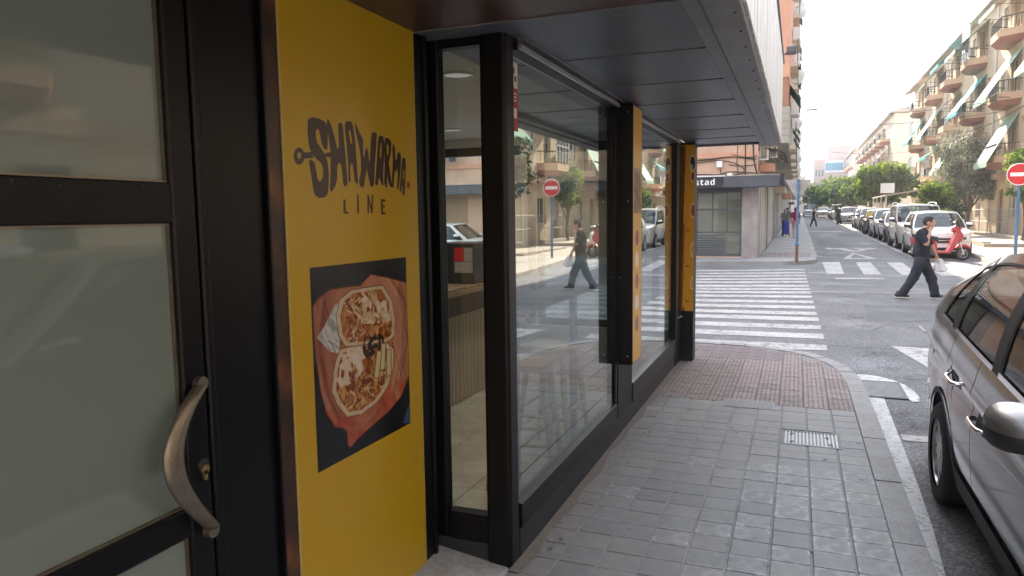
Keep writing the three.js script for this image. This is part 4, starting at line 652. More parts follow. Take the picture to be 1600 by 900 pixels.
// ---- blocks on the right of the street: facade towards -x with balconies
function block({ name = 'apartment_block', label, x, z0, z1, h, base, wall, floors, bays, roofM = M.slate, grp, detail = true, depth = 12, blank = 0 }) {
  const b = thing(name, label, 'building', [0, 0, 0], 0, grp);
  const L = z0 - z1, holes = [], openings = [];
  const yB = base - 0.3;
  bays.forEach((q, bi) => floors.forEach((y, f) => {
    openings.push([q - 0.55, q + 0.55, y + 0.05, y + 2.25, 'door', bi, f]);
    openings.push([q + 1.75, q + 2.6, y + 0.95, y + 2.2, 'win', bi, f]); openings.push([q - 2.6, q - 1.75, y + 0.95, y + 2.2, 'win', bi, f]);
  }));
  bays.forEach((q, bi) => { openings.push([q - 1.6, q - 0.3, base + 0.9, base + 2.3, 'win', bi, -1]); openings.push([q + 0.9, q + 2.0, base + 0.02, base + 2.4, 'gate', bi, -1]); });
  for (const o of openings) if (-o[1] < z0 - 0.3 && -o[0] > z1 + 0.3) holes.push(o);
  const poly = [[-z0, yB], [-z1, yB], [-z1, h], [-z0, h]];
  const wg = prism(poly, 0.28, 0, holes.map(([a, c, d, e]) => [[a, d], [a, e], [c, e], [c, d]]));
  wg.rotateY(Math.PI / 2); wg.translate(x, 0, 0);                                   // shape x becomes -z
  part(b, 'facade_wall', boxUV(wg), wall);
  part(b, 'side_wall', boxUV(bx(x + 0.28, x + depth, yB, h, z0 - 0.28, z0)), wall); part(b, 'side_wall', boxUV(bx(x + 0.28, x + depth, yB, h, z1, z1 + 0.28)), wall);
  part(b, 'core', bx(x + 0.5, x + depth, yB, h - 0.02, z0 - 0.3, z1 + 0.3), M.black);
  const rf = part(b, 'roof', boxUV(bx(x - 0.45, x + depth + 0.3, h, h + 0.22, z0 + 0.3, z1 - 0.3, 0.02)), M.creamGrey);
  part(rf, 'roof_tiles', boxUV(hexa([[x - 0.4, h + 0.22, z0 + 0.25], [x + depth, h + 0.22, z0 + 0.25], [x + depth, h + 0.22, z1 - 0.25], [x - 0.4, h + 0.22, z1 - 0.25]], [[x + depth * 0.4, h + 1.3, z0 - 0.4], [x + depth * 0.5, h + 1.3, z0 - 0.4], [x + depth * 0.5, h + 1.3, z1 + 0.4], [x + depth * 0.4, h + 1.3, z1 + 0.4]])), M.shutter);
  for (const [a, c, d, e, kind, bi, f] of holes) {
    const w = part(b, kind === 'gate' ? 'entrance' : 'window', [bx(x + 0.12, x + 0.18, d, d + 0.06, -a, -c), bx(x + 0.12, x + 0.18, e - 0.06, e, -a, -c), bx(x + 0.12, x + 0.18, d + 0.06, e - 0.06, -a, -a - 0.06), bx(x + 0.12, x + 0.18, d + 0.06, e - 0.06, -c + 0.06, -c), bx(x + 0.13, x + 0.17, d + 0.06, e - 0.06, -(a + c) / 2 + 0.025, -(a + c) / 2 - 0.025)], kind === 'gate' ? M.iron : M.pvc);
    const s = hash(bi * 7 + f * 3 + (kind === 'win' ? 1 : 0), Math.round(a * 10), 5);
    const drop = s < 0.45 ? (e - d) * (0.35 + s) : 0;
    part(w, 'pane', bx(x + 0.145, x + 0.15, d + 0.06, e - 0.06 - drop, -a - 0.06, -c + 0.06), M.glassFar);
    if (drop > 0) part(w, 'blind', boxUV(bx(x + 0.135, x + 0.16, e - 0.06 - drop, e - 0.06, -a - 0.06, -c + 0.06)), s < 0.2 ? M.shutterPale : M.shutter);
  }
  return b;
}
const balGeo = {};
function balcony(b, x, y, zc, w = 2.9, d = 1.0, o = {}) {                       // trapezoid balcony: cream parapet, reddish underside, iron rail
  const P = k => [[x + 0.01, zc + w / 2 + 0.25 - k], [x - d + k, zc + w / 2 - 0.45], [x - d + k, zc - w / 2 + 0.45], [x + 0.01, zc - w / 2 - 0.25 + k]];
  const at = (k, y) => P(k).map(([a, c]) => [a, y, c]);
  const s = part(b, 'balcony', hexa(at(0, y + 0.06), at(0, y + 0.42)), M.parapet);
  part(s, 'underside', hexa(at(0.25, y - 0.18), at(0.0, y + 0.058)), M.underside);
  const q = P(0.04), rails = [], post = (p, h) => rails.push(rod(V(p[0], y + 0.5, p[1]), V(p[0], y + h, p[1]), 0.02, 0.02, 4));
  for (let i = 0; i < 3; i++) { rails.push(rod(V(q[i][0], y + 1.02, q[i][1]), V(q[i + 1][0], y + 1.02, q[i + 1][1]), 0.028, 0.028, 5)); const n = i === 1 ? 12 : 5; for (let k = 0; k <= n; k++) { const t = k / n; rails.push(rod(V(lerp(q[i][0], q[i + 1][0], t), y + 0.5, lerp(q[i][1], q[i + 1][1], t)), V(lerp(q[i][0], q[i + 1][0], t), y + 1.02, lerp(q[i][1], q[i + 1][1], t)), 0.014, 0.014, 4, false)); } }
  part(s, 'railing', rails, M.iron);
  return s;
}
function awning(b, x, y, zc, w, drop, out, mat) {                               // sloping fabric sun blind with a hanging valance
  const g = hexa([[x, y, zc + w / 2], [x - out, y - drop, zc + w / 2], [x - out, y - drop, zc - w / 2], [x, y, zc - w / 2]].reverse(), [[x, y + 0.02, zc + w / 2], [x - out, y - drop + 0.02, zc + w / 2], [x - out, y - drop + 0.02, zc - w / 2], [x, y + 0.02, zc - w / 2]].reverse());
  const a = part(b, 'awning', g, mat); part(a, 'valance', bx(x - out - 0.015, x - out + 0.005, y - drop - 0.22, y - drop + 0.01, zc - w / 2, zc + w / 2), mat);
  part(a, 'arm', [rod(V(x, y - drop - 0.1, zc + w / 2 - 0.05), V(x - out, y - drop, zc + w / 2 - 0.05), 0.015), rod(V(x, y - drop - 0.1, zc - w / 2 + 0.05), V(x - out, y - drop, zc - w / 2 + 0.05), 0.015)], M.iron);
  return a;
}
{
  const bays = [8, 15, 22, 29, 36.5, 44, 51.5, 58.5, 65.5, 73.5], fl = [3.95, 7.05, 10.15];
  const A = block({ label: 'long cream block of flats with bowed balconies and coloured awnings on the right', x: 10, z0: 2, z1: -79, h: 13.1, base: 0.35, wall: M.cream, floors: fl, bays });
  part(A, 'cornice', boxUV(bx(9.75, 10.0, 3.3, 3.62, 2, -79)), M.salmonPale);
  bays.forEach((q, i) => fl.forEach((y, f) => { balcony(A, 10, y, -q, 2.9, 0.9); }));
  // glazed-in balconies
  for (const [q, y] of [[51.5, 10.15], [73.5, 7.05], [36.5, 3.95], [73.5, 3.95]]) {
    const fr = [], pn = []; for (let k = 0; k <= 4; k++) fr.push(bx(9.11, 9.17, y + 0.5, y + 2.5, -q + 1.0 - k * 0.5, -q + 1.05 - k * 0.5)); fr.push(bx(9.1, 9.18, y + 2.4, y + 2.5, -q + 1.05, -q - 1.05), bx(9.1, 9.18, y + 1.3, y + 1.36, -q + 1.05, -q - 1.05));
    const e = part(A, 'glazed_enclosure', fr, M.pvc); part(e, 'pane', bx(9.135, 9.145, y + 0.5, y + 2.4, -q + 1.0, -q - 1.0), M.glassFar);
  }
  const aw = (q, f, mat, drop = 1.3, out = 1.2, w = 3.3) => awning(A, 9.98, fl[f] + 2.5, -q, w, drop * 1.2, out * 1.1, mat);
  aw(58.5, 2, M.turquoise, 0.9, 1.3); aw(51.5, 2, M.mint, 1.3, 1.5); aw(65.5, 2, M.green, 1.0, 1.1); aw(73.5, 2, M.creamPale, 0.6, 1.4);
  aw(51.5, 1, M.turquoise, 1.7, 1.3); aw(44, 1, M.mint, 1.9, 1.3, 2.8); aw(44, 2, M.creamPale, 0.8, 1.2); aw(65.5, 1, M.mint, 1.8, 1.2); aw(58.5, 1, M.slate, 0.6, 0.9);
  aw(44, 0, M.mint, 2.0, 1.15, 2.8); aw(58.5, 0, M.mint, 1.7, 1.1); aw(73.5, 1, M.turquoise, 1.5, 1.1); aw(36.5, 2, M.mint, 1.2, 1.3); aw(51.5, 0, M.slate, 0.5, 1.0); aw(65.5, 0, M.turquoise, 0.5, 0.9); aw(36.5, 1, M.mint, 1.6, 1.2); aw(29, 0, M.green, 1.2, 1.2); aw(29, 1, M.mint, 1.4, 1.2); aw(15, 0, M.green, 1.3, 1.2); aw(15, 1, M.slate, 1.0, 1.2); aw(8, 0, M.green, 1.2, 1.2); aw(22, 1, M.creamPale, 1.1, 1.2);
  // air conditioners, washing and pipes
  bays.forEach((q, i) => fl.forEach((y, f) => {
    if (hash(i, f, 11) < 0.45) { const a = part(A, 'air_conditioner', box(0.34, 0.55, 0.8, 9.8, y + 1.6 - (f % 2) * 0.9, -q - 3.2, 0.03), M.pvc); part(a, 'fan_grille', new THREE.CylinderGeometry(0.2, 0.2, 0.02, 16).rotateZ(Math.PI / 2).translate(9.62, y + 1.6 - (f % 2) * 0.9, -q - 3.1), M.iron); }
    if (hash(i, f, 13) < 0.5) for (let k = 0; k < 3; k++) part(A, 'washing', bx(9.03, 9.06, y + 0.5, y + 1.02 - 0.06 * k, -q + 0.8 - k * 0.5, -q + 0.45 - k * 0.5, 0.005), [M.white, M.turquoise, M.salmon, M.slate][(i + k + f) % 4]);
  }));
  for (const q of [18.5, 32.5, 47.6, 62, 69.6]) part(A, 'drain_pipe', rod(V(9.93, 0.3, -q), V(9.93, 13.0, -q), 0.05, 0.05, 8), M.pvc);
  // pot plants on a near balcony, mirrored in the shop pane
  const leaf = mp([0.07, 0.16, 0.04], 0.9, { transmission: 0.3, thickness: 0 }), plants = [];
  for (let k = 0; k < 320; k++) { const g = new THREE.PlaneGeometry(0.12, 0.08); g.rotateX(rr(0, 6)); g.rotateY(rr(0, 6)); plants.push(g.translate(9.2 + rr(-0.2, 0.2), 4.75 + rr(-0.25, 0.45), -29 + rr(-1.0, 1.0))); }
  one('balcony_plants', 'row of leafy pot plants on a first floor balcony of the cream block', 'plants', plants, leaf);
  const B = block({ label: 'second pale block of flats beyond the long cream one on the right', x: 10.5, z0: -99, z1: -152, h: 13.6, base: 0.9, wall: M.creamPale, floors: [4.3, 7.4, 10.4], bays: [104, 110.5, 117, 123.5, 130, 136.5, 143] });
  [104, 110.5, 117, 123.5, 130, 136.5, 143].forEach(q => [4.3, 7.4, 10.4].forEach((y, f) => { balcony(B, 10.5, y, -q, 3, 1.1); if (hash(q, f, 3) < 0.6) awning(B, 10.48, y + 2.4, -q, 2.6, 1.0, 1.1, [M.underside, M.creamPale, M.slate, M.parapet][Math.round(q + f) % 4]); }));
  part(B, 'small_window', bx(13.2, 13.9, 5.2, 6.4, -98.97, -99), M.slate);
  part(B, 'garden_wall', boxUV(bx(10.2, 22, 0.3, 2.4, -85, -85.3)), M.salmonPale);
  const C = block({ label: 'third pale block of flats farther up the street on the right', x: 10.2, z0: -160, z1: -187, h: 14, base: 1.2, wall: M.creamGrey, floors: [4.5, 7.6, 10.7], bays: [165, 172, 180] });
  [165, 172, 180].forEach(q => [4.5, 7.6, 10.7].forEach(y => balcony(C, 10.2, y, -q, 3, 1.0)));
}
{ // behind the camera: the rest of our street, mirrored in glass and paint
  const D = block({ label: 'cream block of flats across the street behind the camera, outside the frame', x: 10, z0: 62, z1: 8, h: 13.1, base: 0, wall: M.cream, floors: [3.95, 7.05, 10.15], bays: [-14, -22, -30, -38, -46, -54] });
  [-14, -22, -30, -38, -46, -54].forEach(q => [3.95, 7.05, 10.15].forEach(y => balcony(D, 10, y, -q, 2.9, 1.05)));
  const e = thing('street_end_block', 'rendered block closing the street far behind the camera, outside the frame', 'building');
  part(e, 'wall', boxUV(bx(-14, 24, -0.2, 14, 72, 84)), M.greyWall);
  for (let k = 0; k < 9; k++) for (let f = 0; f < 4; f++) part(e, 'window', bx(-12 + k * 4, -10.6 + k * 4, 1.2 + f * 3.1, 2.8 + f * 3.1, 71.97, 72), M.glassFar);
}
{ // the far end of the street
  const b = thing('office_block', 'pinkish grey building with blue glazing closing the far end of the street', 'building');
  part(b, 'lower_wall', boxUV(bx(3.2, 13, 0.5, 14.4, -190, -205)), M.pinkGrey);
  part(b, 'upper_wall', boxUV(bx(6.3, 13, 14.4, 17.6, -191, -205)), M.pinkGrey);
  const w = part(b, 'glazed_band', bx(5.7, 9.7, 11.2, 14.0, -189.7, -190), mk([0.6, 0.62, 0.65], 0.5));
  for (let k = 0; k < 6; k++) part(w, 'pane', bx(5.8 + k * 0.64, 6.4 + k * 0.64, 11.7, 13.5, -189.66, -189.7), mk([0.02, 0.22, 0.33], 0.15));
  for (let k = 0; k < 3; k++) for (let j = 0; j < 3; j++) part(b, 'window', bx(3.6 + k * 0.7 + (j > 0 ? 0 : 0), 4.0 + k * 0.7, 4 + j * 3.2, 5.5 + j * 3.2, -189.97, -190), M.glassFar);
  const c = thing('distant_house', 'low pinkish house at the far left end of the street', 'building');
  part(c, 'wall', boxUV(bx(-3, 2.9, 0.5, 8.6, -178, -190)), M.pinkGrey); part(c, 'parapet', boxUV(bx(-3, 1.4, 8.6, 10.2, -181, -190)), M.creamGrey);
  for (let k = 0; k < 3; k++) part(c, 'window', bx(0.3 + k * 0.8, 0.8 + k * 0.8, 5.5, 7, -177.97, -178), M.glassFar);
  const d = thing('distant_tower', 'hazy pale block far beyond the end of the street', 'building');
  part(d, 'wall', boxUV(bx(-8, 5, 0.5, 14, -330, -345)), M.creamGrey); part(d, 'roof_room', boxUV(bx(-1, 2.5, 14, 17, -332, -342)), M.creamGrey);
}
// ================================================================ VEHICLES
const carGlass = mp([0.55, 0.6, 0.6], 0.0, { transmission: 1, thickness: 0, ior: 1.55 }), carGlassDark = mp([0.42, 0.45, 0.45], 0.0, { transmission: 1, thickness: 0, ior: 1.6 });
const tDust = tex(512, (u, v) => { const n = fbm(u, v, 4, 151, 5), d = noise(u, v, 160, 155); return [0.86 + 0.14 * n + 0.05 * (d - 0.5)]; });
const tDustR = tex(256, (u, v) => [0.25 + 0.35 * fbm(u, v, 5, 157, 4)], false);
const paintOf = (c, metal = 0) => mp(c, 0.42, { metalness: metal, clearcoat: 1, clearcoatRoughness: 0.06, map: rep(tDust, 1) });
const CM = { lamp: mp([0.75, 0.77, 0.8], 0.08, { clearcoat: 1 }), tail: mp([0.45, 0.01, 0.015], 0.15, { clearcoat: 1 }), plate: M.signWhite, chrome: mk([0.75, 0.75, 0.77], 0.12, { metalness: 1 }), clad: mk([0.03, 0.03, 0.032], 0.65), cabin: mk([0.025, 0.025, 0.028], 0.9), seat: mk([0.06, 0.06, 0.065], 0.95), rim: mk([0.45, 0.45, 0.47], 0.3, { metalness: 0.9 }) };
function wheel(parent, x, y, z, r, w, side, spokes = 7) {
  const prof = [[r * 0.66, -w / 2], [r * 0.9, -w / 2], [r * 0.985, -w * 0.36], [r, -w * 0.2], [r, w * 0.2], [r * 0.985, w * 0.36], [r * 0.9, w / 2], [r * 0.66, w / 2]].map(p => new THREE.Vector2(...p));
  const t = part(parent, 'tyre', new THREE.LatheGeometry(prof, 32).rotateZ(Math.PI / 2).translate(x, y, z), M.rubber);
  const o = x + side * (w / 2 - 0.03), fl = [new THREE.LatheGeometry([[r * 0.58, -0.1], [r * 0.64, 0.015], [r * 0.69, 0.02], [r * 0.69, -0.06]].map(p => new THREE.Vector2(...p)), 32).rotateZ(-side * Math.PI / 2).translate(o, y, z), new THREE.CylinderGeometry(r * 0.17, r * 0.2, 0.03, 16).rotateZ(Math.PI / 2).translate(o, y, z)];
  for (let k = 0; k < spokes; k++) { const a = k / spokes * Math.PI * 2 + 0.3, g = box(0.024, r * 0.52, r * 0.17, 0, r * 0.38, 0, 0.006); g.rotateX(a); fl.push(g.translate(o, y, z)); }
  const rim = part(t, 'rim', fl, CM.rim);
  part(t, 'brake_disc', new THREE.CylinderGeometry(r * 0.57, r * 0.57, 0.02, 20).rotateZ(Math.PI / 2).translate(x + side * 0.02, y, z), CM.cabin);
}
// One builder for all cars: local frame, front towards +z, road at y = 0.
function makeCar(t, o) {
  const { L, W, H, r = 0.31, paint, belt = [0.92, 1.02], hood = 0.9, sill = 0.22, wbF, wbR, cowl, wsTop, rgTop, rgBot, pillars, roofW = 0.72, fine = 1, cladding = true, tailDeck, quarter } = o;
  const h2 = L / 2;
  const path = new THREE.CatmullRomCurve3([[0, -h2], [W * 0.24, -h2 + 0.02], [W * 0.40, -h2 + 0.1], [W * 0.475, -h2 + 0.32], [W * 0.495, -h2 * 0.55], [W * 0.5, 0], [W * 0.495, h2 * 0.5], [W * 0.47, h2 - 0.5], [W * 0.41, h2 - 0.2], [W * 0.27, h2 - 0.06], [0, h2]].map(([x, z]) => V(x, 0, z)), false, 'centripetal');
  const N = 160, pts = path.getSpacedPoints(N), zs2 = pts.map(p => p.z);
  const xAt = z => { for (let i = 8; i < N - 8; i++) if (zs2[i] <= z && zs2[i + 1] >= z) { const k = (z - zs2[i]) / (zs2[i + 1] - zs2[i] || 1); return lerp(pts[i].x, pts[i + 1].x, k); } return z < 0 ? lerp(0, pts[8].x, 0) : 0; };
  const uAt = z => { for (let i = 4; i < N - 4; i++) if (zs2[i] <= z && zs2[i + 1] >= z) return (i + (z - zs2[i]) / (zs2[i + 1] - zs2[i] || 1)) / N; return z < 0 ? 0 : 1; };
  const P = u => { const f = Math.min(N - 1e-6, Math.max(0, u * N)), i = Math.floor(f), k = f - i, a = pts[i], b = pts[i + 1]; const tx = b.x - a.x, tz = b.z - a.z, l = Math.hypot(tx, tz) || 1; return [lerp(a.x, b.x, k), lerp(a.z, b.z, k), tz / l, -tx / l]; };
  const ysh = z => { // shoulder: tail deck, belt under the windows, bonnet falling to the nose
    if (z > cowl) return lerp(belt[0], hood - 0.16, Math.pow(Math.min(1, (z - cowl) / (h2 - cowl)), 1.8) * 0.9 + 0.1 * (z - cowl) / (h2 - cowl));
    if (z < rgBot) return lerp(belt[1], (tailDeck ?? belt[1]) , Math.min(1, (rgBot - z) / (rgBot + h2)));
    return lerp(belt[0], belt[1], Math.pow((cowl - z) / (cowl - rgBot), 1.3));
  };
  const ra = r + 0.055, arch = z => { let y = sill + (z > h2 - 0.5 || z < -h2 + 0.45 ? 0.03 : 0); for (const c of [wbF, wbR]) { const d = ra * ra - (z - c) * (z - c); if (d > 0) y = Math.max(y, r + Math.sqrt(d)); } return y; };
  const inset = w => { const v = Math.min(1, Math.max(0, w)); return ins(v); }, ins = v => 0.075 * Math.pow(1 - v, 2.2) * (v < 0.5 ? 1 : 1) + 0.012 * Math.sin(Math.PI * v * 2) * -0.6 + 0.055 * Math.pow(v, 7) + (o.crease ? 0.012 * Math.exp(-Math.pow((v - 0.72) / 0.04, 2)) - 0.012 * Math.exp(-Math.pow((v - 0.8) / 0.05, 2)) : 0);
  const wallPt = (u, v, s = 1, off = 0) => { const [x, z, nx, nz] = P(u), yb = arch(z), yt = ysh(z), y = lerp(yb, yt, v), vv = (y - sill) / (yt - sill), q = inset(vv) - off; return [s * (x - nx * q), y, z - nz * q]; };
  const wall = (u0, u1, v0, v1, s, off = 0, nu = 40, nv = 14) => { const g = grid(Math.ceil(nu * fine), Math.ceil(nv * fine), (a, b) => wallPt(lerp(u0, u1, a), lerp(v0, v1, b), s, off), s > 0); return g; };
  const gap = 0.0009;
  const seams = [0, ...(o.seams || [wbR + ra + 0.12, (wbF + wbR) / 2 - 0.05, wbF - ra - 0.1]).map(uAt), 1];
  const pn = ['rear_quarter', 'rear_door', 'front_door', 'front_wing'];
  for (const s of [-1, 1]) for (let k = 0; k < 4; k++) part(t, pn[k], boxless2(wall(seams[k] + (k ? gap : 0), seams[k + 1] - (k < 3 ? gap : 0), 0, 1, s, 0, 30 + (k === 0 || k === 3 ? 40 : 0), 16)), paint);
  function boxless2(g) { const p = g.attributes.position, uv = g.attributes.uv; for (let i = 0; i < p.count; i++) uv.setXY(i, p.getZ(i), p.getY(i)); return g; }
  // inner shell: shows as the dark gap between panels and closes the wheel wells
  part(t, 'inner_shell', [wall(0, 1, 0, 0.995, 1, -0.012, 90, 6), wall(0, 1, 0, 0.995, -1, -0.012, 90, 6), bx(-W / 2 + 0.12, W / 2 - 0.12, sill - 0.03, sill, -h2 + 0.3, h2 - 0.3)], CM.cabin);
  // bonnet and tail deck
  const cap = (u0, u1, crown, nu = 26) => grid(nu, 16, (a, b) => { const u = lerp(u0, u1, a), q = wallPt(u, 1, 1), k = b * 2 - 1; return [q[0] * k, q[1] + crown * (1 - k * k), q[2]]; }, false);
  part(t, 'bonnet', boxless2(cap(uAt(cowl - 0.06), 1, 0.055)), paint);
  part(t, 'tail_deck', boxless2(cap(0, uAt(rgBot + 0.05), 0.03, 12)), paint);
  // greenhouse
  const yr = z => H - 0.05 * Math.pow(Math.max(0, (z - (wsTop + rgTop) / 2) / (wsTop - rgTop) * 2), 2) - (o.roofDrop ?? 0.06) * Math.pow(Math.max(0, -(z - (wsTop + rgTop) / 2) / (wsTop - rgTop) * 2), 2);
  const wr = W * roofW / 2;
  const side = (t0, v, s, off = 0) => { // t0: belt z and roof z of a slanted line
    const [zb, zr] = t0, q = wallPt(uAt(zb), 1, 1), b = 0.03 * Math.sin(Math.PI * v) + off; return [s * (lerp(q[0], wr, v) + b), lerp(q[1], yr(zr), v), lerp(zb, zr, v)];
  };
  const sideP = (l0, l1, v0, v1, s, off = 0) => grid(Math.ceil(8 * fine), Math.ceil(8 * fine), (a, b) => side([lerp(l0[0], l1[0], a), lerp(l0[1], l1[1], a)], lerp(v0, v1, b), s, off), s < 0);
  const glass = o.glass || carGlass;
  for (const s of [-1, 1]) {
    const PL = pillars; // alternating: pillar, window, pillar, ... from front to rear, as [belt z, roof z]
    for (let k = 0; k < PL.length - 1; k++) {
      if (k % 2 === 0) part(t, 'pillar', sideP(PL[k], PL[k + 1], 0, 1, s), o.blackPillar && k > 0 && k < PL.length - 2 ? CM.clad : paint);
      else {
        const w = part(t, 'side_window', sideP(PL[k], PL[k + 1], 0.045, 0.9, s, -0.008), glass);
        part(w, 'window_frame', sideP(PL[k], PL[k + 1], 0.9, 1, s), paint);
        part(w, 'belt_strip', sideP(PL[k], PL[k + 1], 0, 0.045, s, 0.004), o.chrome ? CM.chrome : CM.clad);
        const f = 0.012 / Math.max(0.2, Math.abs(PL[k][0] - PL[k + 1][0])), mixp = t2 => [lerp(PL[k][0], PL[k + 1][0], t2), lerp(PL[k][1], PL[k + 1][1], t2)];
        part(w, 'seal', [sideP(mixp(0), mixp(f * 2), 0.04, 0.9, s, -0.002), sideP(mixp(1 - f * 2), mixp(1), 0.04, 0.9, s, -0.002), sideP(mixp(0), mixp(1), 0.875, 0.9, s, -0.001)], CM.clad);
      }
    }
  }
  const A = pillars[0], Z = pillars[pillars.length - 1];
  const front = (k, v, off = 0) => { const q = side(A, v, 1), bow = (0.16 - 0.06 * v) * (1 - k * k); return [q[0] * k, q[1] + (0.05 * (1 - v) + 0.045 * v) * (1 - k * k) + off, q[2] + bow + off]; };
  const back = (k, v, off = 0) => { const q = side(Z, v, 1), bow = (0.08 - 0.02 * v) * (1 - k * k); return [q[0] * k, q[1] + 0.04 * v * (1 - k * k), q[2] - bow - off]; };
  part(t, 'windscreen', grid(16, 10, (a, b) => front(lerp(-0.95, 0.95, a), lerp(0.02, 0.94, b))), glass);
  part(t, 'windscreen_surround', [grid(3, 10, (a, b) => front(lerp(-1, -0.945, a), b, 0.004)), grid(3, 10, (a, b) => front(lerp(0.945, 1, a), b, 0.004)), grid(16, 2, (a, b) => front(lerp(-1, 1, a), lerp(0.935, 1, b), 0.004)), grid(16, 2, (a, b) => front(lerp(-1, 1, a), lerp(0, 0.035, b), 0.004))], paint);
  part(t, 'rear_window', grid(14, 8, (a, b) => back(lerp(-0.86, 0.86, a), lerp(0.08, 0.85, b)), true), carGlassDark);
  part(t, 'hatch_surround', [grid(4, 8, (a, b) => back(lerp(-1, -0.855, a), b, 0.003), true), grid(4, 8, (a, b) => back(lerp(0.855, 1, a), b, 0.003), true), grid(14, 2, (a, b) => back(lerp(-1, 1, a), lerp(0.845, 1, b), 0.003), true), grid(14, 2, (a, b) => back(lerp(-1, 1, a), lerp(0, 0.085, b), 0.003), true)], paint);
  part(t, 'roof', grid(16, 18, (a, b) => { const k = a * 2 - 1, zA = front(k, 1)[2], zB = back(k, 1)[2], zc = lerp(A[1], Z[1], b), z = lerp(zA, zB, b), e = Math.min(1, (1 - Math.abs(k)) * 9); return [k * wr, yr(zc) + 0.045 * (1 - k * k), z]; }, true), paint);
  if (o.rails) for (const s of [-1, 1]) part(t, 'roof_rail', tube([[s * wr * 0.93, H + 0.0, wsTop - 0.15], [s * wr * 0.93, H + 0.06, wsTop - 0.35], [s * wr * 0.93, H + 0.055, rgTop + 0.35], [s * wr * 0.93, H - 0.02, rgTop + 0.12]], 0.014, 24, 6), CM.chrome);
  part(t, 'cabin_tub', [bx(-wr, wr, 0.3, 0.75, cowl - 0.25, rgBot + 0.2), bx(-wr, wr, 0.75, ysh(cowl) - 0.03, cowl - 0.2, cowl - 0.5, 0.03)], CM.cabin);
  for (const s of [-1, 1]) for (const z of [cowl - 1.15, cowl - 2.0]) { const st = part(t, 'seat', [box(0.46, 0.62, 0.14, s * W * 0.2, 0.98, z, 0.05), box(0.25, 0.17, 0.1, s * W * 0.2, H - 0.28, z - 0.03, 0.04)], CM.seat); }
  // lower cladding, lamps, grille, plates
  if (cladding) for (const s of [-1, 1]) part(t, 'sill_cladding', [wall(uAt(wbR + ra), uAt(wbF - ra), 0, 0.17, s, 0.012, 20, 4)], CM.clad);
  for (const s of [-1, 1]) for (const c of [wbF, wbR]) part(t, 'arch_lip', grid(28, 2, (a, b) => { const an = lerp(0.06, Math.PI - 0.06, a), q = ra - 0.002 + 0.035 * b, z = c + Math.cos(an) * q, y = r + Math.sin(an) * q, x = wallPt(uAt(z), Math.min(1, Math.max(0, (y - arch(z)) / (ysh(z) - arch(z)))), 1, 0.008); return [s * x[0], Math.max(y, sill * 0.7), z]; }, s < 0), CM.clad);
  const lu = [0.865, 0.945];
  for (const s of [-1, 1]) {
    const hl = part(t, 'headlight', wall(lu[0], lu[1], 0.62, 0.9, s, 0.006, 12, 6), CM.lamp); part(hl, 'lamp_core', wall(lu[0] + 0.02, lu[1] - 0.012, 0.67, 0.83, s, 0.009, 8, 4), M.iron);
    part(t, 'tail_light', wall(o.tail ? o.tail[0] : 0.05, o.tail ? o.tail[1] : 0.125, 0.62, 0.93, s, 0.007, 10, 6), CM.tail);
  }
  const gr = part(t, 'grille', [wall(0.952, 1, 0.5, 0.8, 1, 0.006, 8, 4), wall(0.952, 1, 0.5, 0.8, -1, 0.006, 8, 4)], CM.clad);
  part(gr, 'grille_bar', [wall(0.952, 1, 0.63, 0.67, 1, 0.012, 8, 1), wall(0.952, 1, 0.63, 0.67, -1, 0.012, 8, 1)], CM.chrome);
  part(t, 'lower_intake', [wall(0.93, 1, 0.08, 0.26, 1, 0.006, 8, 3), wall(0.93, 1, 0.08, 0.26, -1, 0.006, 8, 3)], CM.clad);
  part(t, 'number_plate', box(0.5, 0.11, 0.012, 0, 0.45, h2 + 0.012), CM.plate);
  part(t, 'number_plate', box(0.5, 0.11, 0.012, 0, 0.62, -h2 + 0.0), CM.plate);
  for (const s of [-1, 1]) for (const c of [wbF, wbR]) { const wx = s * (W / 2 - 0.115); const wp = new THREE.Group(); wp.name = 'wheel'; t.add(wp); wheel(wp, wx, r, c, r, 0.2, s, o.spokes || 7); }
  // door mirrors and handles
  for (const s of [-1, 1]) {
    const zm = (o.mirrorZ ?? cowl - 0.32), q = wallPt(uAt(zm), 1, 1), ym = q[1] + 0.045 - (o.mirrorDrop || 0), mw = o.mirror || 1;
    const m = part(t, 'door_mirror', mirrorShell(s, q[0], ym, zm, mw), o.mirrorPaint || paint);
    part(m, 'mirror_foot', [box(0.12, 0.04, 0.09, s * (q[0] + 0.03), ym - 0.02, zm - 0.01, 0.014)], CM.clad);
    part(m, 'mirror_lower', mirrorShell(s, q[0], ym, zm, mw, 1), M.black);
    part(m, 'mirror_glass', grid(8, 6, (a, b) => [s * (q[0] + 0.04 + 0.175 * a * mw), ym + 0.02 + 0.125 * b * mw - 0.01 * a, zm - 0.062 * mw], s > 0), mk([0.8, 0.82, 0.84], 0.03, { metalness: 1 }));
    for (const [zh, vh] of o.handles || [[seamZ(2) - 0.62, 0.75], [seamZ(1) - 0.5, 0.77]]) { const u = uAt(zh), a = wallPt(uAt(zh + 0.1), vh, s, 0.03), b = wallPt(uAt(zh - 0.1), vh, s, 0.03), m0 = wallPt(u, vh, s, 0.042);
      const hd = part(t, 'door_handle', [tube([wallPt(uAt(zh + 0.105), vh, s, 0.0), a, m0, b, wallPt(uAt(zh - 0.105), vh, s, 0.0)], 0.013, 16, 8)], o.chrome ? CM.chrome : paint); part(hd, 'handle_cup', wall(uAt(zh - 0.085), uAt(zh + 0.085), vh - 0.045, vh + 0.045, s, 0.002, 8, 4), CM.clad); }
  }
  function seamZ(k) { return P(seams[k + 1])[1]; }
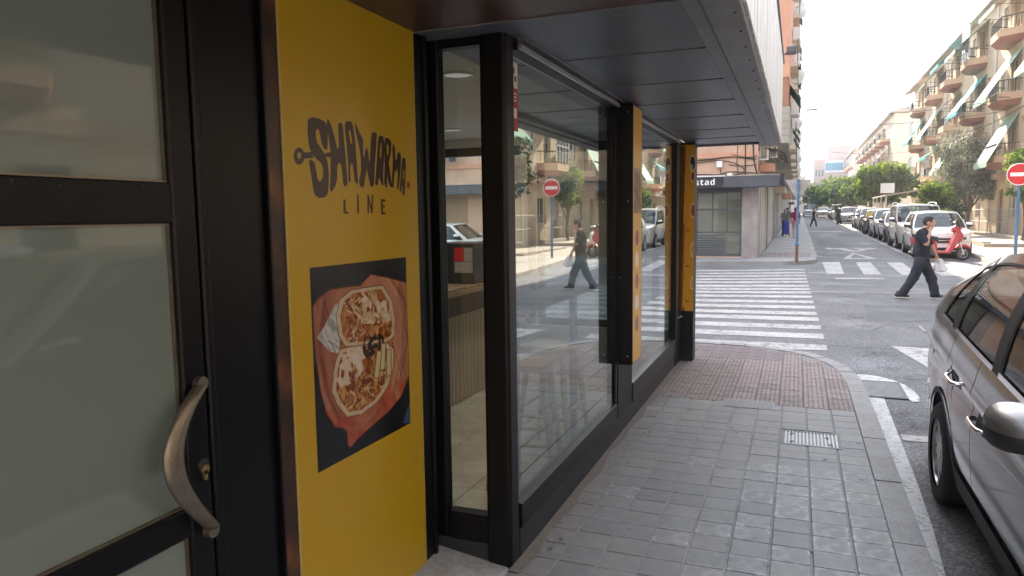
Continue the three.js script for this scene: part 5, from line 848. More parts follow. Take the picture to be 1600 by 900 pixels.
  function mirrorShell(s, x, y, z, k, low = 0) { return grid(16, 12, (a, b) => { const th = (low ? Math.PI + 0.0 : 0) + a * Math.PI, ph = b * Math.PI / 2 * 0.98, R = Math.cos(ph), ex = 0.62, cs = Math.sign(Math.cos(th)) * Math.pow(Math.abs(Math.cos(th)), ex), sn = Math.sign(Math.sin(th)) * Math.pow(Math.abs(Math.sin(th)), ex); return [s * (x + 0.13 + cs * 0.115 * k * Math.pow(R, 0.7)), y + 0.08 + sn * 0.085 * k * Math.pow(R, 0.7), z - 0.07 * k + Math.sin(ph) * 0.17 * k]; }, s < 0); }
  return t;
}
const hatch = (o = {}) => ({ L: 4.2, W: 1.78, H: 1.5, r: 0.31, belt: [0.93, 1.0], hood: 0.9, wbF: 1.28, wbR: -1.27, cowl: 0.92, wsTop: 0.22, rgTop: -1.55, rgBot: -1.88, pillars: [[0.92, 0.22], [0.78, 0.12], [-0.12, -0.2], [-0.24, -0.32], [-1.12, -1.12], [-1.88, -1.55]], ...o });
const suv = (o = {}) => hatch({ L: 4.35, W: 1.82, H: 1.6, r: 0.33, belt: [1.0, 1.08], hood: 1.0, ...o });
const van = (o = {}) => hatch({ L: 4.4, W: 1.82, H: 1.86, r: 0.31, belt: [1.1, 1.14], hood: 1.06, cowl: 1.2, wsTop: 0.6, rgTop: -2.05, rgBot: -2.12, roofW: 0.86, pillars: [[1.2, 0.6], [1.05, 0.5], [0.05, 0.0], [-0.05, -0.1], [-1.2, -1.2], [-2.12, -2.05]], roofDrop: 0.02, ...o });
const sedan = (o = {}) => hatch({ L: 4.5, H: 1.45, rgTop: -1.1, rgBot: -1.65, tailDeck: 0.96, pillars: [[0.92, 0.2], [0.78, 0.1], [-0.12, -0.22], [-0.24, -0.34], [-1.1, -0.95], [-1.65, -1.1]], ...o });

// ---- the grey car parked at the kerb, right beside the camera; it faces the camera
{
  const t = thing('grey_car', 'dusty grey hatchback parked at the kerb beside the pavement', 'car', [1.70, G(0), -3.75]);
  makeCar(t, { L: 4.3, W: 1.8, H: 1.55, r: 0.31, paint: mp([0.1, 0.093, 0.09], 0.36, { metalness: 0.5, clearcoat: 1, clearcoatRoughness: 0.09, map: rep(tDust, 0.7), roughnessMap: rep(tDustR, 0.6) }), belt: [0.97, 1.16], hood: 0.98, wbF: 1.4, wbR: -1.15, cowl: 1.1, wsTop: 0.35, rgTop: -1.35, rgBot: -1.98, fine: 2, spokes: 9, roofDrop: 0.12, roofW: 0.7, crease: true,
    pillars: [[1.1, 0.35], [0.95, 0.25], [0.0, -0.1], [-0.11, -0.22], [-0.98, -0.98], [-1.08, -1.05], [-1.42, -1.2], [-1.98, -1.35]], blackPillar: true, chrome: true, glass: carGlassDark, seams: [-0.92, -0.3, 0.95], handles: [[-0.1, 0.68], [-0.68, 0.76]], mirror: 0.98, mirrorZ: 0.94, mirrorDrop: 0.07, mirrorPaint: mp([0.16, 0.155, 0.15], 0.5, { metalness: 0.3, clearcoat: 1, map: rep(tDust, 2) }), tail: [0.075, 0.16] });
}
// ---- cars parked down the right side, all facing the camera
{
  const white = paintOf([0.72, 0.72, 0.7]), silver = paintOf([0.42, 0.42, 0.43], 0.5), dark = paintOf([0.04, 0.042, 0.05], 0.3), beige = paintOf([0.5, 0.47, 0.42], 0.3), blue = paintOf([0.06, 0.1, 0.2], 0.3);
  const grp = 'cars parked along the right kerb';
  const list = [
    [suv, white, -30.5, 4.72, 'white family car with dark grille, first in the parked row behind the red scooter'],
    [van, white, -36.0, 4.78, 'tall white van with roof bars, second in the parked row', { rails: true }],
    [hatch, silver, -41.4, 4.85, 'silver hatchback third in the parked row behind the white van'],
    [suv, white, -46.4, 4.85, 'white car fourth in the parked row'],
    [hatch, dark, -53.0, 4.9, 'black hatchback parked beyond the dark motorcycle'],
    [suv, silver, -58.2, 4.95, 'silver car sixth in the parked row with a tall windscreen'],
    [hatch, white, -63.4, 4.95, 'small white hatchback seventh in the parked row'],
    [suv, beige, -78.0, 4.7, 'silver beige car parked on its own after the gap in the row', { W: 1.9 }],
    [hatch, dark, -84.0, 4.8, 'dark hatchback just behind the beige car after the gap'],
    [sedan, silver, -90.0, 4.8, 'silver saloon far up the street in the parked row'],
    [van, white, -97.0, 4.6, 'white van far up the street in the parked row'],
    [hatch, blue, -104.0, 4.6, 'dark blue hatchback at the far end of the parked row'],
  ];
  list.forEach(([f, p, z, x, label, ex], i) => { const t = thing('parked_car', label, 'car', [x, G(z) , z], 0, grp); t.rotation.x = Math.atan(0.011) * (z < -19 ? 1 : 0); makeCar(t, f({ paint: p, ...ex, fine: i < 2 ? 1 : 0.6 })); });
  const w = thing('parked_car', 'white van at the very end of the street on the left', 'car', [1.6, G(-125), -125], 0, 'vehicles at the end of the street'); makeCar(w, van({ paint: white, fine: 0.5 }));
  const w2 = thing('parked_car', 'white estate car at the very end of the street beside the white van', 'car', [3.4, G(-118), -118], 0, 'vehicles at the end of the street'); makeCar(w2, sedan({ paint: white, fine: 0.5 }));
  const sx = thing('parked_car', 'white car parked in the side street, seen through the shop interior', 'car', [-11.4, G(-23.2), -23.0], Math.PI / 2); makeCar(sx, hatch({ paint: white, fine: 0.6 }));
  const sx2 = thing('parked_car', 'silver car parked in the side street before the corner bar', 'car', [-18.2, G(-22.6), -22.6], Math.PI / 2); makeCar(sx2, suv({ paint: silver, fine: 0.5 }));
  // cars at the opposite kerb of our own street, mirrored in the door and the grey car
  const n1 = thing('parked_car', 'white car parked across the street nearest the camera, outside the frame', 'car', [4.1, G(0), -3.0], 0); makeCar(n1, suv({ paint: white, fine: 0.6 }));
  const n2 = thing('parked_car', 'dark car parked across the street beside the no entry sign, outside the frame', 'car', [4.1, G(0), -8.4], 0); makeCar(n2, hatch({ paint: blue, fine: 0.6 }));
}
// ---- red scooter in front of the white car, and a dark motorcycle in the row
function spokeWheel(parent, x, y, z, r, w, rimM) {
  const g = part(parent, 'wheel', new THREE.TorusGeometry(r - w / 2, w / 2, 8, 28).translate(x, y, z), M.rubber);
  const s = [new THREE.TorusGeometry(r - w * 0.95, 0.012, 6, 24).translate(x, y, z), new THREE.CylinderGeometry(0.045, 0.045, 0.09, 12).rotateX(Math.PI / 2).translate(x, y, z)];
  for (let k = 0; k < 6; k++) { const a = k / 6 * Math.PI * 2; s.push(rod(V(x, y, z), V(x + Math.cos(a) * (r - w), y + Math.sin(a) * (r - w), z), 0.013, 0.01, 5)); }
  part(g, 'rim', s, rimM); return g;
}
function extr(poly, w, bev = 0.02) { const g = prism(poly, w - 2 * bev, bev); return g.translate(0, 0, -w / 2 + bev); }
{
  const red = paintOf([0.5, 0.012, 0.03]), t = thing('scooter', 'red motor scooter parked sideways in front of the first white car', 'scooter', [4.5, G(-27.6), -27.6], 0.12);
  spokeWheel(t, 0.62, 0.24, 0, 0.24, 0.1, CM.rim); spokeWheel(t, -0.62, 0.24, 0, 0.24, 0.11, CM.rim);
  part(t, 'fork', [rod(V(0.62, 0.24, 0.06), V(0.44, 0.78, 0.05), 0.022), rod(V(0.62, 0.24, -0.06), V(0.44, 0.78, -0.05), 0.022)], CM.chrome);
  part(t, 'front_mudguard', extr([[0.38, 0.42], [0.5, 0.52], [0.66, 0.53], [0.82, 0.44], [0.86, 0.36], [0.74, 0.46], [0.6, 0.49], [0.46, 0.43]], 0.13), red);
  part(t, 'leg_shield', extr([[0.12, 0.3], [0.2, 0.28], [0.33, 0.46], [0.42, 0.76], [0.46, 0.98], [0.42, 1.02], [0.38, 0.98], [0.33, 0.76], [0.23, 0.48]], 0.3, 0.025), red);
  part(t, 'nose_cone', extr([[0.42, 0.62], [0.54, 0.66], [0.58, 0.82], [0.5, 0.97], [0.44, 0.92]], 0.2, 0.03), red);
  part(t, 'handlebar_cowl', extr([[0.3, 0.98], [0.46, 1.0], [0.5, 1.08], [0.4, 1.14], [0.28, 1.08]], 0.26, 0.04), red);
  part(t, 'headlight', new THREE.SphereGeometry(0.075, 12, 8).scale(0.6, 1, 1.2).translate(0.5, 1.06, 0), CM.lamp);
  part(t, 'handlebar', [rod(V(0.36, 1.1, -0.16), V(0.28, 1.14, -0.36), 0.016), rod(V(0.36, 1.1, 0.16), V(0.28, 1.14, 0.36), 0.016)], M.black);
  part(t, 'windscreen', extr([[0.46, 1.08], [0.5, 1.1], [0.36, 1.3], [0.33, 1.28]], 0.28, 0.004), M.black);
  for (const s of [-1, 1]) { const m = part(t, 'mirror', box(0.03, 0.08, 0.13, 0.3, 1.32, s * 0.3, 0.012), M.black); part(m, 'stalk', rod(V(0.32, 1.12, s * 0.24), V(0.3, 1.3, s * 0.29), 0.008), M.black); }
  part(t, 'footboard', box(0.5, 0.07, 0.32, -0.02, 0.28, 0, 0.02), red);
  part(t, 'rear_body', extr([[-0.2, 0.3], [-0.24, 0.56], [-0.3, 0.66], [-0.7, 0.72], [-0.92, 0.74], [-0.9, 0.62], [-0.72, 0.5], [-0.5, 0.5], [-0.4, 0.36]], 0.3, 0.05), red);
  part(t, 'seat', extr([[-0.18, 0.68], [-0.2, 0.76], [-0.4, 0.8], [-0.62, 0.86], [-0.86, 0.86], [-0.88, 0.76], [-0.5, 0.72]], 0.26, 0.04), M.black);
  part(t, 'tail_lamp', box(0.04, 0.06, 0.12, -0.93, 0.68, 0, 0.01), CM.tail);
  part(t, 'engine', [box(0.4, 0.16, 0.14, -0.45, 0.26, 0.1, 0.03), rod(V(-0.3, 0.24, -0.14), V(-0.85, 0.34, -0.16), 0.045, 0.055, 10)], M.iron);
  part(t, 'stand', rod(V(-0.1, 0.24, 0.1), V(-0.05, 0.0, 0.28), 0.012), M.iron);
  const k = thing('motorcycle', 'dark motorcycle with a yellow windshield parked between the cars', 'motorcycle', [4.1, G(-50.2), -50.2], -1.35);
  spokeWheel(k, 0.7, 0.32, 0, 0.32, 0.12, CM.rim); spokeWheel(k, -0.7, 0.32, 0, 0.32, 0.15, CM.rim);
  part(k, 'frame', extr([[-0.5, 0.4], [-0.3, 0.3], [0.25, 0.3], [0.4, 0.6], [0.35, 0.8], [-0.1, 0.72], [-0.5, 0.7]], 0.3, 0.04), dkm());
  part(k, 'tank', extr([[-0.05, 0.72], [0.35, 0.78], [0.42, 0.92], [0.2, 1.0], [-0.05, 0.86]], 0.28, 0.06), dkm());
  part(k, 'seat', extr([[-0.08, 0.78], [-0.1, 0.86], [-0.5, 0.86], [-0.86, 0.98], [-0.9, 0.9], [-0.5, 0.76]], 0.26, 0.04), M.black);
  part(k, 'fork', [rod(V(0.7, 0.32, 0.09), V(0.42, 1.0, 0.08), 0.03), rod(V(0.7, 0.32, -0.09), V(0.42, 1.0, -0.08), 0.03)], CM.chrome);
  part(k, 'windshield', extr([[0.5, 0.95], [0.56, 1.0], [0.4, 1.4], [0.36, 1.38]], 0.42, 0.004), mk([0.5, 0.36, 0.05], 0.3));
  part(k, 'handlebar', rod(V(0.36, 1.08, -0.4), V(0.36, 1.08, 0.4), 0.018), M.black);
  part(k, 'headlight', new THREE.SphereGeometry(0.1, 12, 8).translate(0.56, 0.9, 0), CM.lamp);
  function dkm() { return paintOf([0.03, 0.03, 0.035]); }
}
// ================================================================ PEOPLE
function surfaceNets(f, lo, hi, cell) {
  const n = [0, 1, 2].map(k => Math.ceil((hi[k] - lo[k]) / cell) + 1), [nx, ny, nz] = n, F = new Float32Array(nx * ny * nz), id = (i, j, k) => (k * ny + j) * nx + i;
  for (let k = 0; k < nz; k++) for (let j = 0; j < ny; j++) for (let i = 0; i < nx; i++) F[id(i, j, k)] = f(lo[0] + i * cell, lo[1] + j * cell, lo[2] + k * cell);
  const vert = new Int32Array(nx * ny * nz).fill(-1), pos = [], idx = [];
  const E = [[0, 1], [2, 3], [4, 5], [6, 7], [0, 2], [1, 3], [4, 6], [5, 7], [0, 4], [1, 5], [2, 6], [3, 7]];
  for (let k = 0; k < nz - 1; k++) for (let j = 0; j < ny - 1; j++) for (let i = 0; i < nx - 1; i++) {
    const v = []; for (let c = 0; c < 8; c++) v.push(F[id(i + (c & 1), j + (c >> 1 & 1), k + (c >> 2))]);
    let m = 0; v.forEach((q, c) => { if (q < 0) m |= 1 << c; }); if (m === 0 || m === 255) continue;
    let x = 0, y = 0, z = 0, q = 0; for (const [a, b] of E) if ((v[a] < 0) !== (v[b] < 0)) { const t = v[a] / (v[a] - v[b]); x += lerp(a & 1, b & 1, t); y += lerp(a >> 1 & 1, b >> 1 & 1, t); z += lerp(a >> 2, b >> 2, t); q++; }
    vert[id(i, j, k)] = pos.length / 3; pos.push(lo[0] + (i + x / q) * cell, lo[1] + (j + y / q) * cell, lo[2] + (k + z / q) * cell);
  }
  const quad = (a, b, c, d, fl) => { if (a < 0 || b < 0 || c < 0 || d < 0) return; fl ? idx.push(a, b, c, a, c, d) : idx.push(a, c, b, a, d, c); };
  for (let k = 1; k < nz - 1; k++) for (let j = 1; j < ny - 1; j++) for (let i = 1; i < nx - 1; i++) {
    const s = F[id(i, j, k)] < 0;
    if (s !== F[id(i + 1, j, k)] < 0) quad(vert[id(i, j - 1, k - 1)], vert[id(i, j, k - 1)], vert[id(i, j, k)], vert[id(i, j - 1, k)], s);
    if (s !== F[id(i, j + 1, k)] < 0) quad(vert[id(i - 1, j, k - 1)], vert[id(i - 1, j, k)], vert[id(i, j, k)], vert[id(i, j, k - 1)], s);
    if (s !== F[id(i, j, k + 1)] < 0) quad(vert[id(i - 1, j - 1, k)], vert[id(i, j - 1, k)], vert[id(i, j, k)], vert[id(i - 1, j, k)], s);
  }
  const g = new THREE.BufferGeometry(); g.setAttribute('position', new THREE.Float32BufferAttribute(pos, 3)); g.setIndex(idx); g.computeVertexNormals(); return g;
}
const cap = (a, ra, b, rb) => { const [ax, ay, az] = a, dx = b[0] - ax, dy = b[1] - ay, dz = b[2] - az, l2 = dx * dx + dy * dy + dz * dz || 1e-9; return (x, y, z) => { const t = Math.max(0, Math.min(1, ((x - ax) * dx + (y - ay) * dy + (z - az) * dz) / l2)), ex = x - ax - t * dx, ey = y - ay - t * dy, ez = z - az - t * dz; return Math.sqrt(ex * ex + ey * ey + ez * ez) - lerp(ra, rb, t); }; };
const ell = (c, r) => (x, y, z) => { const k = Math.hypot((x - c[0]) / r[0], (y - c[1]) / r[1], (z - c[2]) / r[2]); return (k - 1) * Math.min(...r); };
const smin = (a, b, k) => { const h = Math.max(0, k - Math.abs(a - b)) / k; return Math.min(a, b) - h * h * k * 0.25; };
const field = (list, k) => (x, y, z) => { let d = 1e3; for (const f of list) d = smin(d, f(x, y, z), k); return d; };
function sdfMesh(list, k, cell, lo, hi, extra) { const f0 = field(list, k); return surfaceNets(extra ? (x, y, z) => extra(f0(x, y, z), x, y, z) : f0, lo, hi, cell); }
const skin = mk([0.46, 0.27, 0.19], 0.55), skinPale = mk([0.5, 0.32, 0.24], 0.55), hairDark = mk([0.02, 0.017, 0.015], 0.7), navy = mk([0.028, 0.031, 0.046], 0.9, { map: rep(tPatch, 1) }), navy2 = mk([0.024, 0.027, 0.04], 0.9);
// ---- the man crossing the road: facing +x, mid stride, right hand at his mouth, carrier bag in the left
{
  const s = 1 / 387, X = c => (c - 250) * s, Y = c => (850 - c) * s;              // joints read off the photograph, then given depth
  const t = thing('person', 'man in dark navy shirt and trousers striding across the road with a white carrier bag', 'person', [2.42, G(-16.5), -16.5], -0.12);
  const J = { pel: [X(222), Y(545), 0], wst: [X(222), Y(470), 0], chest: [X(222), Y(370), 0], neck: [X(232), Y(312), 0], head: [X(258), Y(256), 0.0],
    rs: [X(205), Y(335), 0.175], re: [X(245), Y(412), 0.25], rw: [X(268), Y(325), 0.12], ls: [X(232), Y(338), -0.175], le: [X(285), Y(440), -0.22], lw: [X(322), Y(515), -0.17],
    rh: [X(210), Y(560), 0.095], rk: [X(168), Y(682), 0.10], ra: [X(98), Y(806), 0.10], lh: [X(232), Y(560), -0.095], lk: [X(292), Y(692), -0.09], la: [X(322), Y(815), -0.09] };
  const body = [cap(J.pel, 0.12, J.wst, 0.115), cap(J.wst, 0.115, J.chest, 0.125), cap(J.chest, 0.12, J.neck, 0.06), cap(J.neck, 0.056, J.head, 0.056),
    cap(J.rs, 0.055, J.re, 0.042), cap(J.re, 0.041, J.rw, 0.028), cap(J.ls, 0.055, J.le, 0.042), cap(J.le, 0.041, J.lw, 0.028), cap([J.rs[0], J.rs[1], 0.1], 0.07, [J.ls[0], J.ls[1], -0.1], 0.07),
    cap(J.rh, 0.09, J.rk, 0.06), cap(J.rk, 0.058, J.ra, 0.04), cap(J.lh, 0.09, J.lk, 0.06), cap(J.lk, 0.058, J.la, 0.04)];
  const bodyG = sdfMesh(body, 0.05, 0.018, [-0.62, -0.05, -0.4], [0.42, 1.62, 0.42]);
  // head on its own finer grid: skull, jaw, nose, brow, ears
  const h = J.head, head = [ell([h[0], h[1] + 0.02, 0], [0.098, 0.115, 0.078]), ell([h[0] + 0.028, h[1] - 0.055, 0], [0.068, 0.07, 0.058]), cap([h[0] + 0.093, h[1] + 0.02, 0], 0.012, [h[0] + 0.11, h[1] - 0.02, 0], 0.016), cap([h[0] + 0.086, h[1] + 0.03, -0.035], 0.013, [h[0] + 0.086, h[1] + 0.03, 0.035], 0.013), ell([h[0] - 0.01, h[1] - 0.005, 0.078], [0.022, 0.034, 0.012]), ell([h[0] - 0.01, h[1] - 0.005, -0.078], [0.022, 0.034, 0.012]), ell([h[0] + 0.088, h[1] - 0.058, 0], [0.012, 0.012, 0.026])];
  const headG = sdfMesh(head, 0.02, 0.007, [h[0] - 0.13, h[1] - 0.16, -0.11], [h[0] + 0.15, h[1] + 0.16, 0.11]);
  // hands: palm and five fingers each
  const hand = (w, dir, side, curl) => { const out = [], nrm = V(...dir).normalize(), up = V(0, 0, side), sd = nrm.clone().cross(up).normalize(), at = (a, b, c) => { const p = V(...w).addScaledVector(nrm, a).addScaledVector(sd, b).addScaledVector(up, c); return [p.x, p.y, p.z]; };
    out.push(cap(at(0, 0, 0), 0.026, at(0.07, 0, 0), 0.03)); [[-0.03, 0.06], [-0.01, 0.075], [0.01, 0.07], [0.03, 0.055]].forEach(([b, l]) => { out.push(cap(at(0.07, b, 0), 0.0105, at(0.07 + l * 0.55, b, -0.012 * curl), 0.0095)); out.push(cap(at(0.07 + l * 0.55, b, -0.012 * curl), 0.0095, at(0.07 + l * (1 - 0.3 * curl), b, -0.04 * curl), 0.008)); }); out.push(cap(at(0.02, -0.025, 0), 0.014, at(0.065, -0.062, -0.01), 0.0105)); return out; };
  const hr = hand(J.rw, [0.02, 0.09, -0.07], 1, 0.8), hl = hand(J.lw, [0.03, -0.09, 0.0], -1, 1.4);
  const box3 = (w, r) => [[w[0] - r, w[1] - r, w[2] - r], [w[0] + r, w[1] + r, w[2] + r]];
  const hG = [sdfMesh(hr, 0.012, 0.007, ...box3([J.rw[0], J.rw[1] + 0.06, J.rw[2] - 0.03], 0.15)), sdfMesh(hl, 0.012, 0.007, ...box3([J.lw[0], J.lw[1] - 0.06, J.lw[2]], 0.15))];
  const b = part(t, 'body', merge([bodyG, headG, ...hG]), skin);
  const clothCut = (list, k, cut, lo, hi) => sdfMesh(list, k, 0.014, lo, hi, (d, x, y, z) => Math.max(d + 0.006 * Math.sin(y * 38 + x * 21) * Math.sin(x * 30 + z * 26), cut(x, y, z)));
  const shirt = [cap(J.pel, 0.138, J.wst, 0.132), cap(J.wst, 0.134, J.chest, 0.14), cap(J.chest, 0.13, [J.neck[0], J.neck[1] - 0.02, 0], 0.075), cap([J.rs[0], J.rs[1], 0.1], 0.085, [J.ls[0], J.ls[1], -0.1], 0.085), cap(J.rs, 0.074, [lerp(J.rs[0], J.re[0], 0.8), lerp(J.rs[1], J.re[1], 0.8), lerp(J.rs[2], J.re[2], 0.8)], 0.068), cap(J.ls, 0.074, [lerp(J.ls[0], J.le[0], 0.75), lerp(J.ls[1], J.le[1], 0.75), lerp(J.ls[2], J.le[2], 0.75)], 0.068)];
  part(t, 'shirt', clothCut(shirt, 0.05, (x, y, z) => Y(560) - y, [-0.5, 0.6, -0.4], [0.42, 1.55, 0.42]), navy);
  const coll = part(t, 'collar', new THREE.TorusGeometry(0.07, 0.016, 8, 20).rotateX(Math.PI / 2 - 0.2).translate(J.neck[0] + 0.005, J.neck[1] + 0.018, 0), navy);
  const trou = [cap(J.pel, 0.135, J.wst, 0.12), cap(J.rh, 0.112, J.rk, 0.09), cap(J.rk, 0.09, J.ra, 0.082), cap(J.lh, 0.112, J.lk, 0.09), cap(J.lk, 0.09, J.la, 0.084)];
  part(t, 'trousers', clothCut(trou, 0.04, (x, y, z) => Math.max(y - Y(520), 0.055 - y), [-0.62, 0.0, -0.3], [0.42, 1.0, 0.3]), navy2);
  const shoeM = mk([0.03, 0.03, 0.033], 0.6), soleM = mk([0.55, 0.54, 0.5], 0.7);
  for (const [cx, cy, z, tilt] of [[92, 838, 0.1, 0.12], [335, 842, -0.09, 0]]) {
    const sh = part(t, 'shoe', sdfMesh([cap([X(cx) - 0.08, Y(cy) + 0.04, z], 0.05, [X(cx) + 0.1, Y(cy) + 0.02, z], 0.04), cap([X(cx) - 0.06, Y(cy) + 0.09, z], 0.045, [X(cx) - 0.05, Y(cy) + 0.04, z], 0.05)], 0.03, 0.01, [X(cx) - 0.2, Y(cy) - 0.05, z - 0.1], [X(cx) + 0.22, Y(cy) + 0.18, z + 0.1], (d, x, y) => Math.max(d, Y(cy) - 0.005 - y)), shoeM);
    part(sh, 'sole', box(0.29, 0.028, 0.1, X(cx) + 0.012, Y(cy) - 0.008, z, 0.012), soleM);
  }
  const hairF = [ell([h[0] - 0.008, h[1] + 0.028, 0], [0.102, 0.114, 0.084])];
  part(t, 'hair', sdfMesh(hairF, 0.02, 0.008, [h[0] - 0.14, h[1] - 0.1, -0.12], [h[0] + 0.14, h[1] + 0.17, 0.12], (d, x, y, z) => Math.max(d + 0.003 * Math.sin(x * 160) * Math.sin(z * 150), (x - h[0] - 0.055) * 0.8 - (y - h[1] - 0.055) * 0.55 - 0.012, h[1] - 0.035 - y + (x - h[0]) * 0.5)), hairDark);
  for (const z of [-0.032, 0.032]) part(t, 'eye', new THREE.SphereGeometry(0.011, 8, 6).translate(h[0] + 0.083, h[1] + 0.012, z), hairDark);
  // the carrier bag hangs from the left hand
  const bagM = mp([0.86, 0.86, 0.87], 0.55, { transmission: 0.35, thickness: 0 });
  const bag = thing('carrier_bag', 'white plastic carrier bag hanging from the hand of the striding man', 'bag', [2.42, G(-16.5), -16.5], -0.12);
  const bx0 = X(345), top = Y(535), bot = Y(640);
  part(bag, 'sack', grid(40, 18, (u, v) => { const a = u * Math.PI * 2, w = lerp(0.035, 0.12, Math.pow(v, 0.6)) * (1 + 0.12 * Math.sin(a * 5 + v * 3) + 0.06 * Math.sin(a * 9 - v * 6)), e = v > 0.93 ? (1 - v) / 0.07 * 0.8 + 0.2 : 1; return [bx0 - 0.02 + Math.cos(a) * w * e * 1.05 + 0.03 * v, lerp(top, bot, v), -0.17 + Math.sin(a) * w * 0.7 * e]; }), bagM);
  for (const q of [-0.02, 0.02]) part(bag, 'strap', tube([[bx0 - 0.03 + q, top - 0.03, -0.17 + q], [J.lw[0] + 0.02 + q * 0.4, J.lw[1] - 0.085, -0.17], [bx0 + 0.0 + q, top - 0.03, -0.17 - q]], 0.007, 12, 5), bagM);
}
// ---- people far up the pavement, small in the picture
function walker(label, pos, turn, o) {
  const t = thing('person', label, 'person', pos, turn), H = o.h || 1.62, k = H / 1.62, st = o.stride || 0.16;
  const S = p => p.map(q => q * k), J = { pel: [0, 0.9, 0], chest: [0, 1.25, 0.02], neck: [0, 1.38, 0.0], head: [0, 1.5, 0.03] };
  const leg = (sx, sz) => [cap(S([sx * 0.085, 0.88, 0]), 0.085 * k, S([sx * 0.09, 0.48, sz * 0.6 + 0.04]), 0.058 * k), cap(S([sx * 0.09, 0.48, sz * 0.6 + 0.04]), 0.055 * k, S([sx * 0.09, 0.06, sz]), 0.036 * k), cap(S([sx * 0.09, 0.03, sz]), 0.034 * k, S([sx * 0.09, 0.025, sz + 0.14]), 0.03 * k)];
  const arm = (sx, sz) => [cap(S([sx * 0.17, 1.31, 0]), 0.048 * k, S([sx * 0.22, 1.06, sz * 0.5]), 0.037 * k), cap(S([sx * 0.22, 1.06, sz * 0.5]), 0.036 * k, S([sx * 0.2, 0.84, sz + 0.1]), 0.026 * k), cap(S([sx * 0.2, 0.84, sz + 0.1]), 0.026 * k, S([sx * 0.2, 0.75, sz + 0.12]), 0.022 * k)];
  const legs = [...leg(-1, st), ...leg(1, -st)], arms = [...arm(-1, -st * 0.7), ...arm(1, o.pull ? -0.25 : st * 0.7)];
  part(t, 'body', sdfMesh([cap(S(J.pel), 0.12 * k, S(J.chest), 0.12 * k), cap(S(J.chest), 0.1 * k, S(J.neck), 0.05 * k), cap(S(J.neck), 0.05 * k, S(J.head), 0.06 * k), cap(S([-0.12, 1.32, 0]), 0.06 * k, S([0.12, 1.32, 0]), 0.06 * k), ell(S(J.head), S([0.075, 0.11, 0.09])), cap(S([0, 1.5, 0.11]), 0.012, S([0, 1.48, 0.125]), 0.014), ...legs, ...arms], 0.035, 0.022, [-0.45, -0.05, -0.55], [0.45, 1.75 * k, 0.5]), o.skin || skinPale);
  part(t, 'top', sdfMesh([cap(S(J.pel), 0.14 * k, S(J.chest), 0.138 * k), cap(S([-0.13, 1.31, 0]), 0.075 * k, S([0.13, 1.31, 0]), 0.075 * k), arms[0], arms[3]].map((f, i) => i > 1 ? (x, y, z) => f(x, y, z) - 0.02 : f), 0.04, 0.022, [-0.45, 0.6, -0.5], [0.45, 1.6 * k, 0.5], (d, x, y) => Math.max(d, 0.82 * k - y, (o.sleeve || 1.1) * k - y - (Math.abs(x) < 0.19 * k ? 1 : 0))), o.top);
  part(t, o.bottomName || 'trousers', sdfMesh([cap(S([0, 0.92, 0]), 0.135 * k, S([0, 0.86, 0]), 0.14 * k), ...legs.filter((f, i) => i % 3 < 2)].map((f, i) => i ? (x, y, z) => f(x, y, z) - 0.022 : f), 0.04, 0.022, [-0.4, 0, -0.5], [0.4, 1.1 * k, 0.5], (d, x, y) => Math.max(d, (o.hem ?? 0.08) * k - y, y - 0.98 * k)), o.bottom);
  part(t, 'hair', sdfMesh([ell(S([0, 1.535, 0.01]), S([0.092, 0.105, 0.1])), ...(o.long ? [cap(S([0, 1.5, -0.06]), 0.075 * k, S([0, 1.36, -0.08]), 0.06 * k)] : [])], 0.03, 0.016, [-0.2, 1.1, -0.3], [0.2, 1.75 * k, 0.25], (d, x, y, z) => Math.max(d, z - 0.06 + (1.56 * k - y) * 0.7)), o.hair || hairDark);
  return t;
}
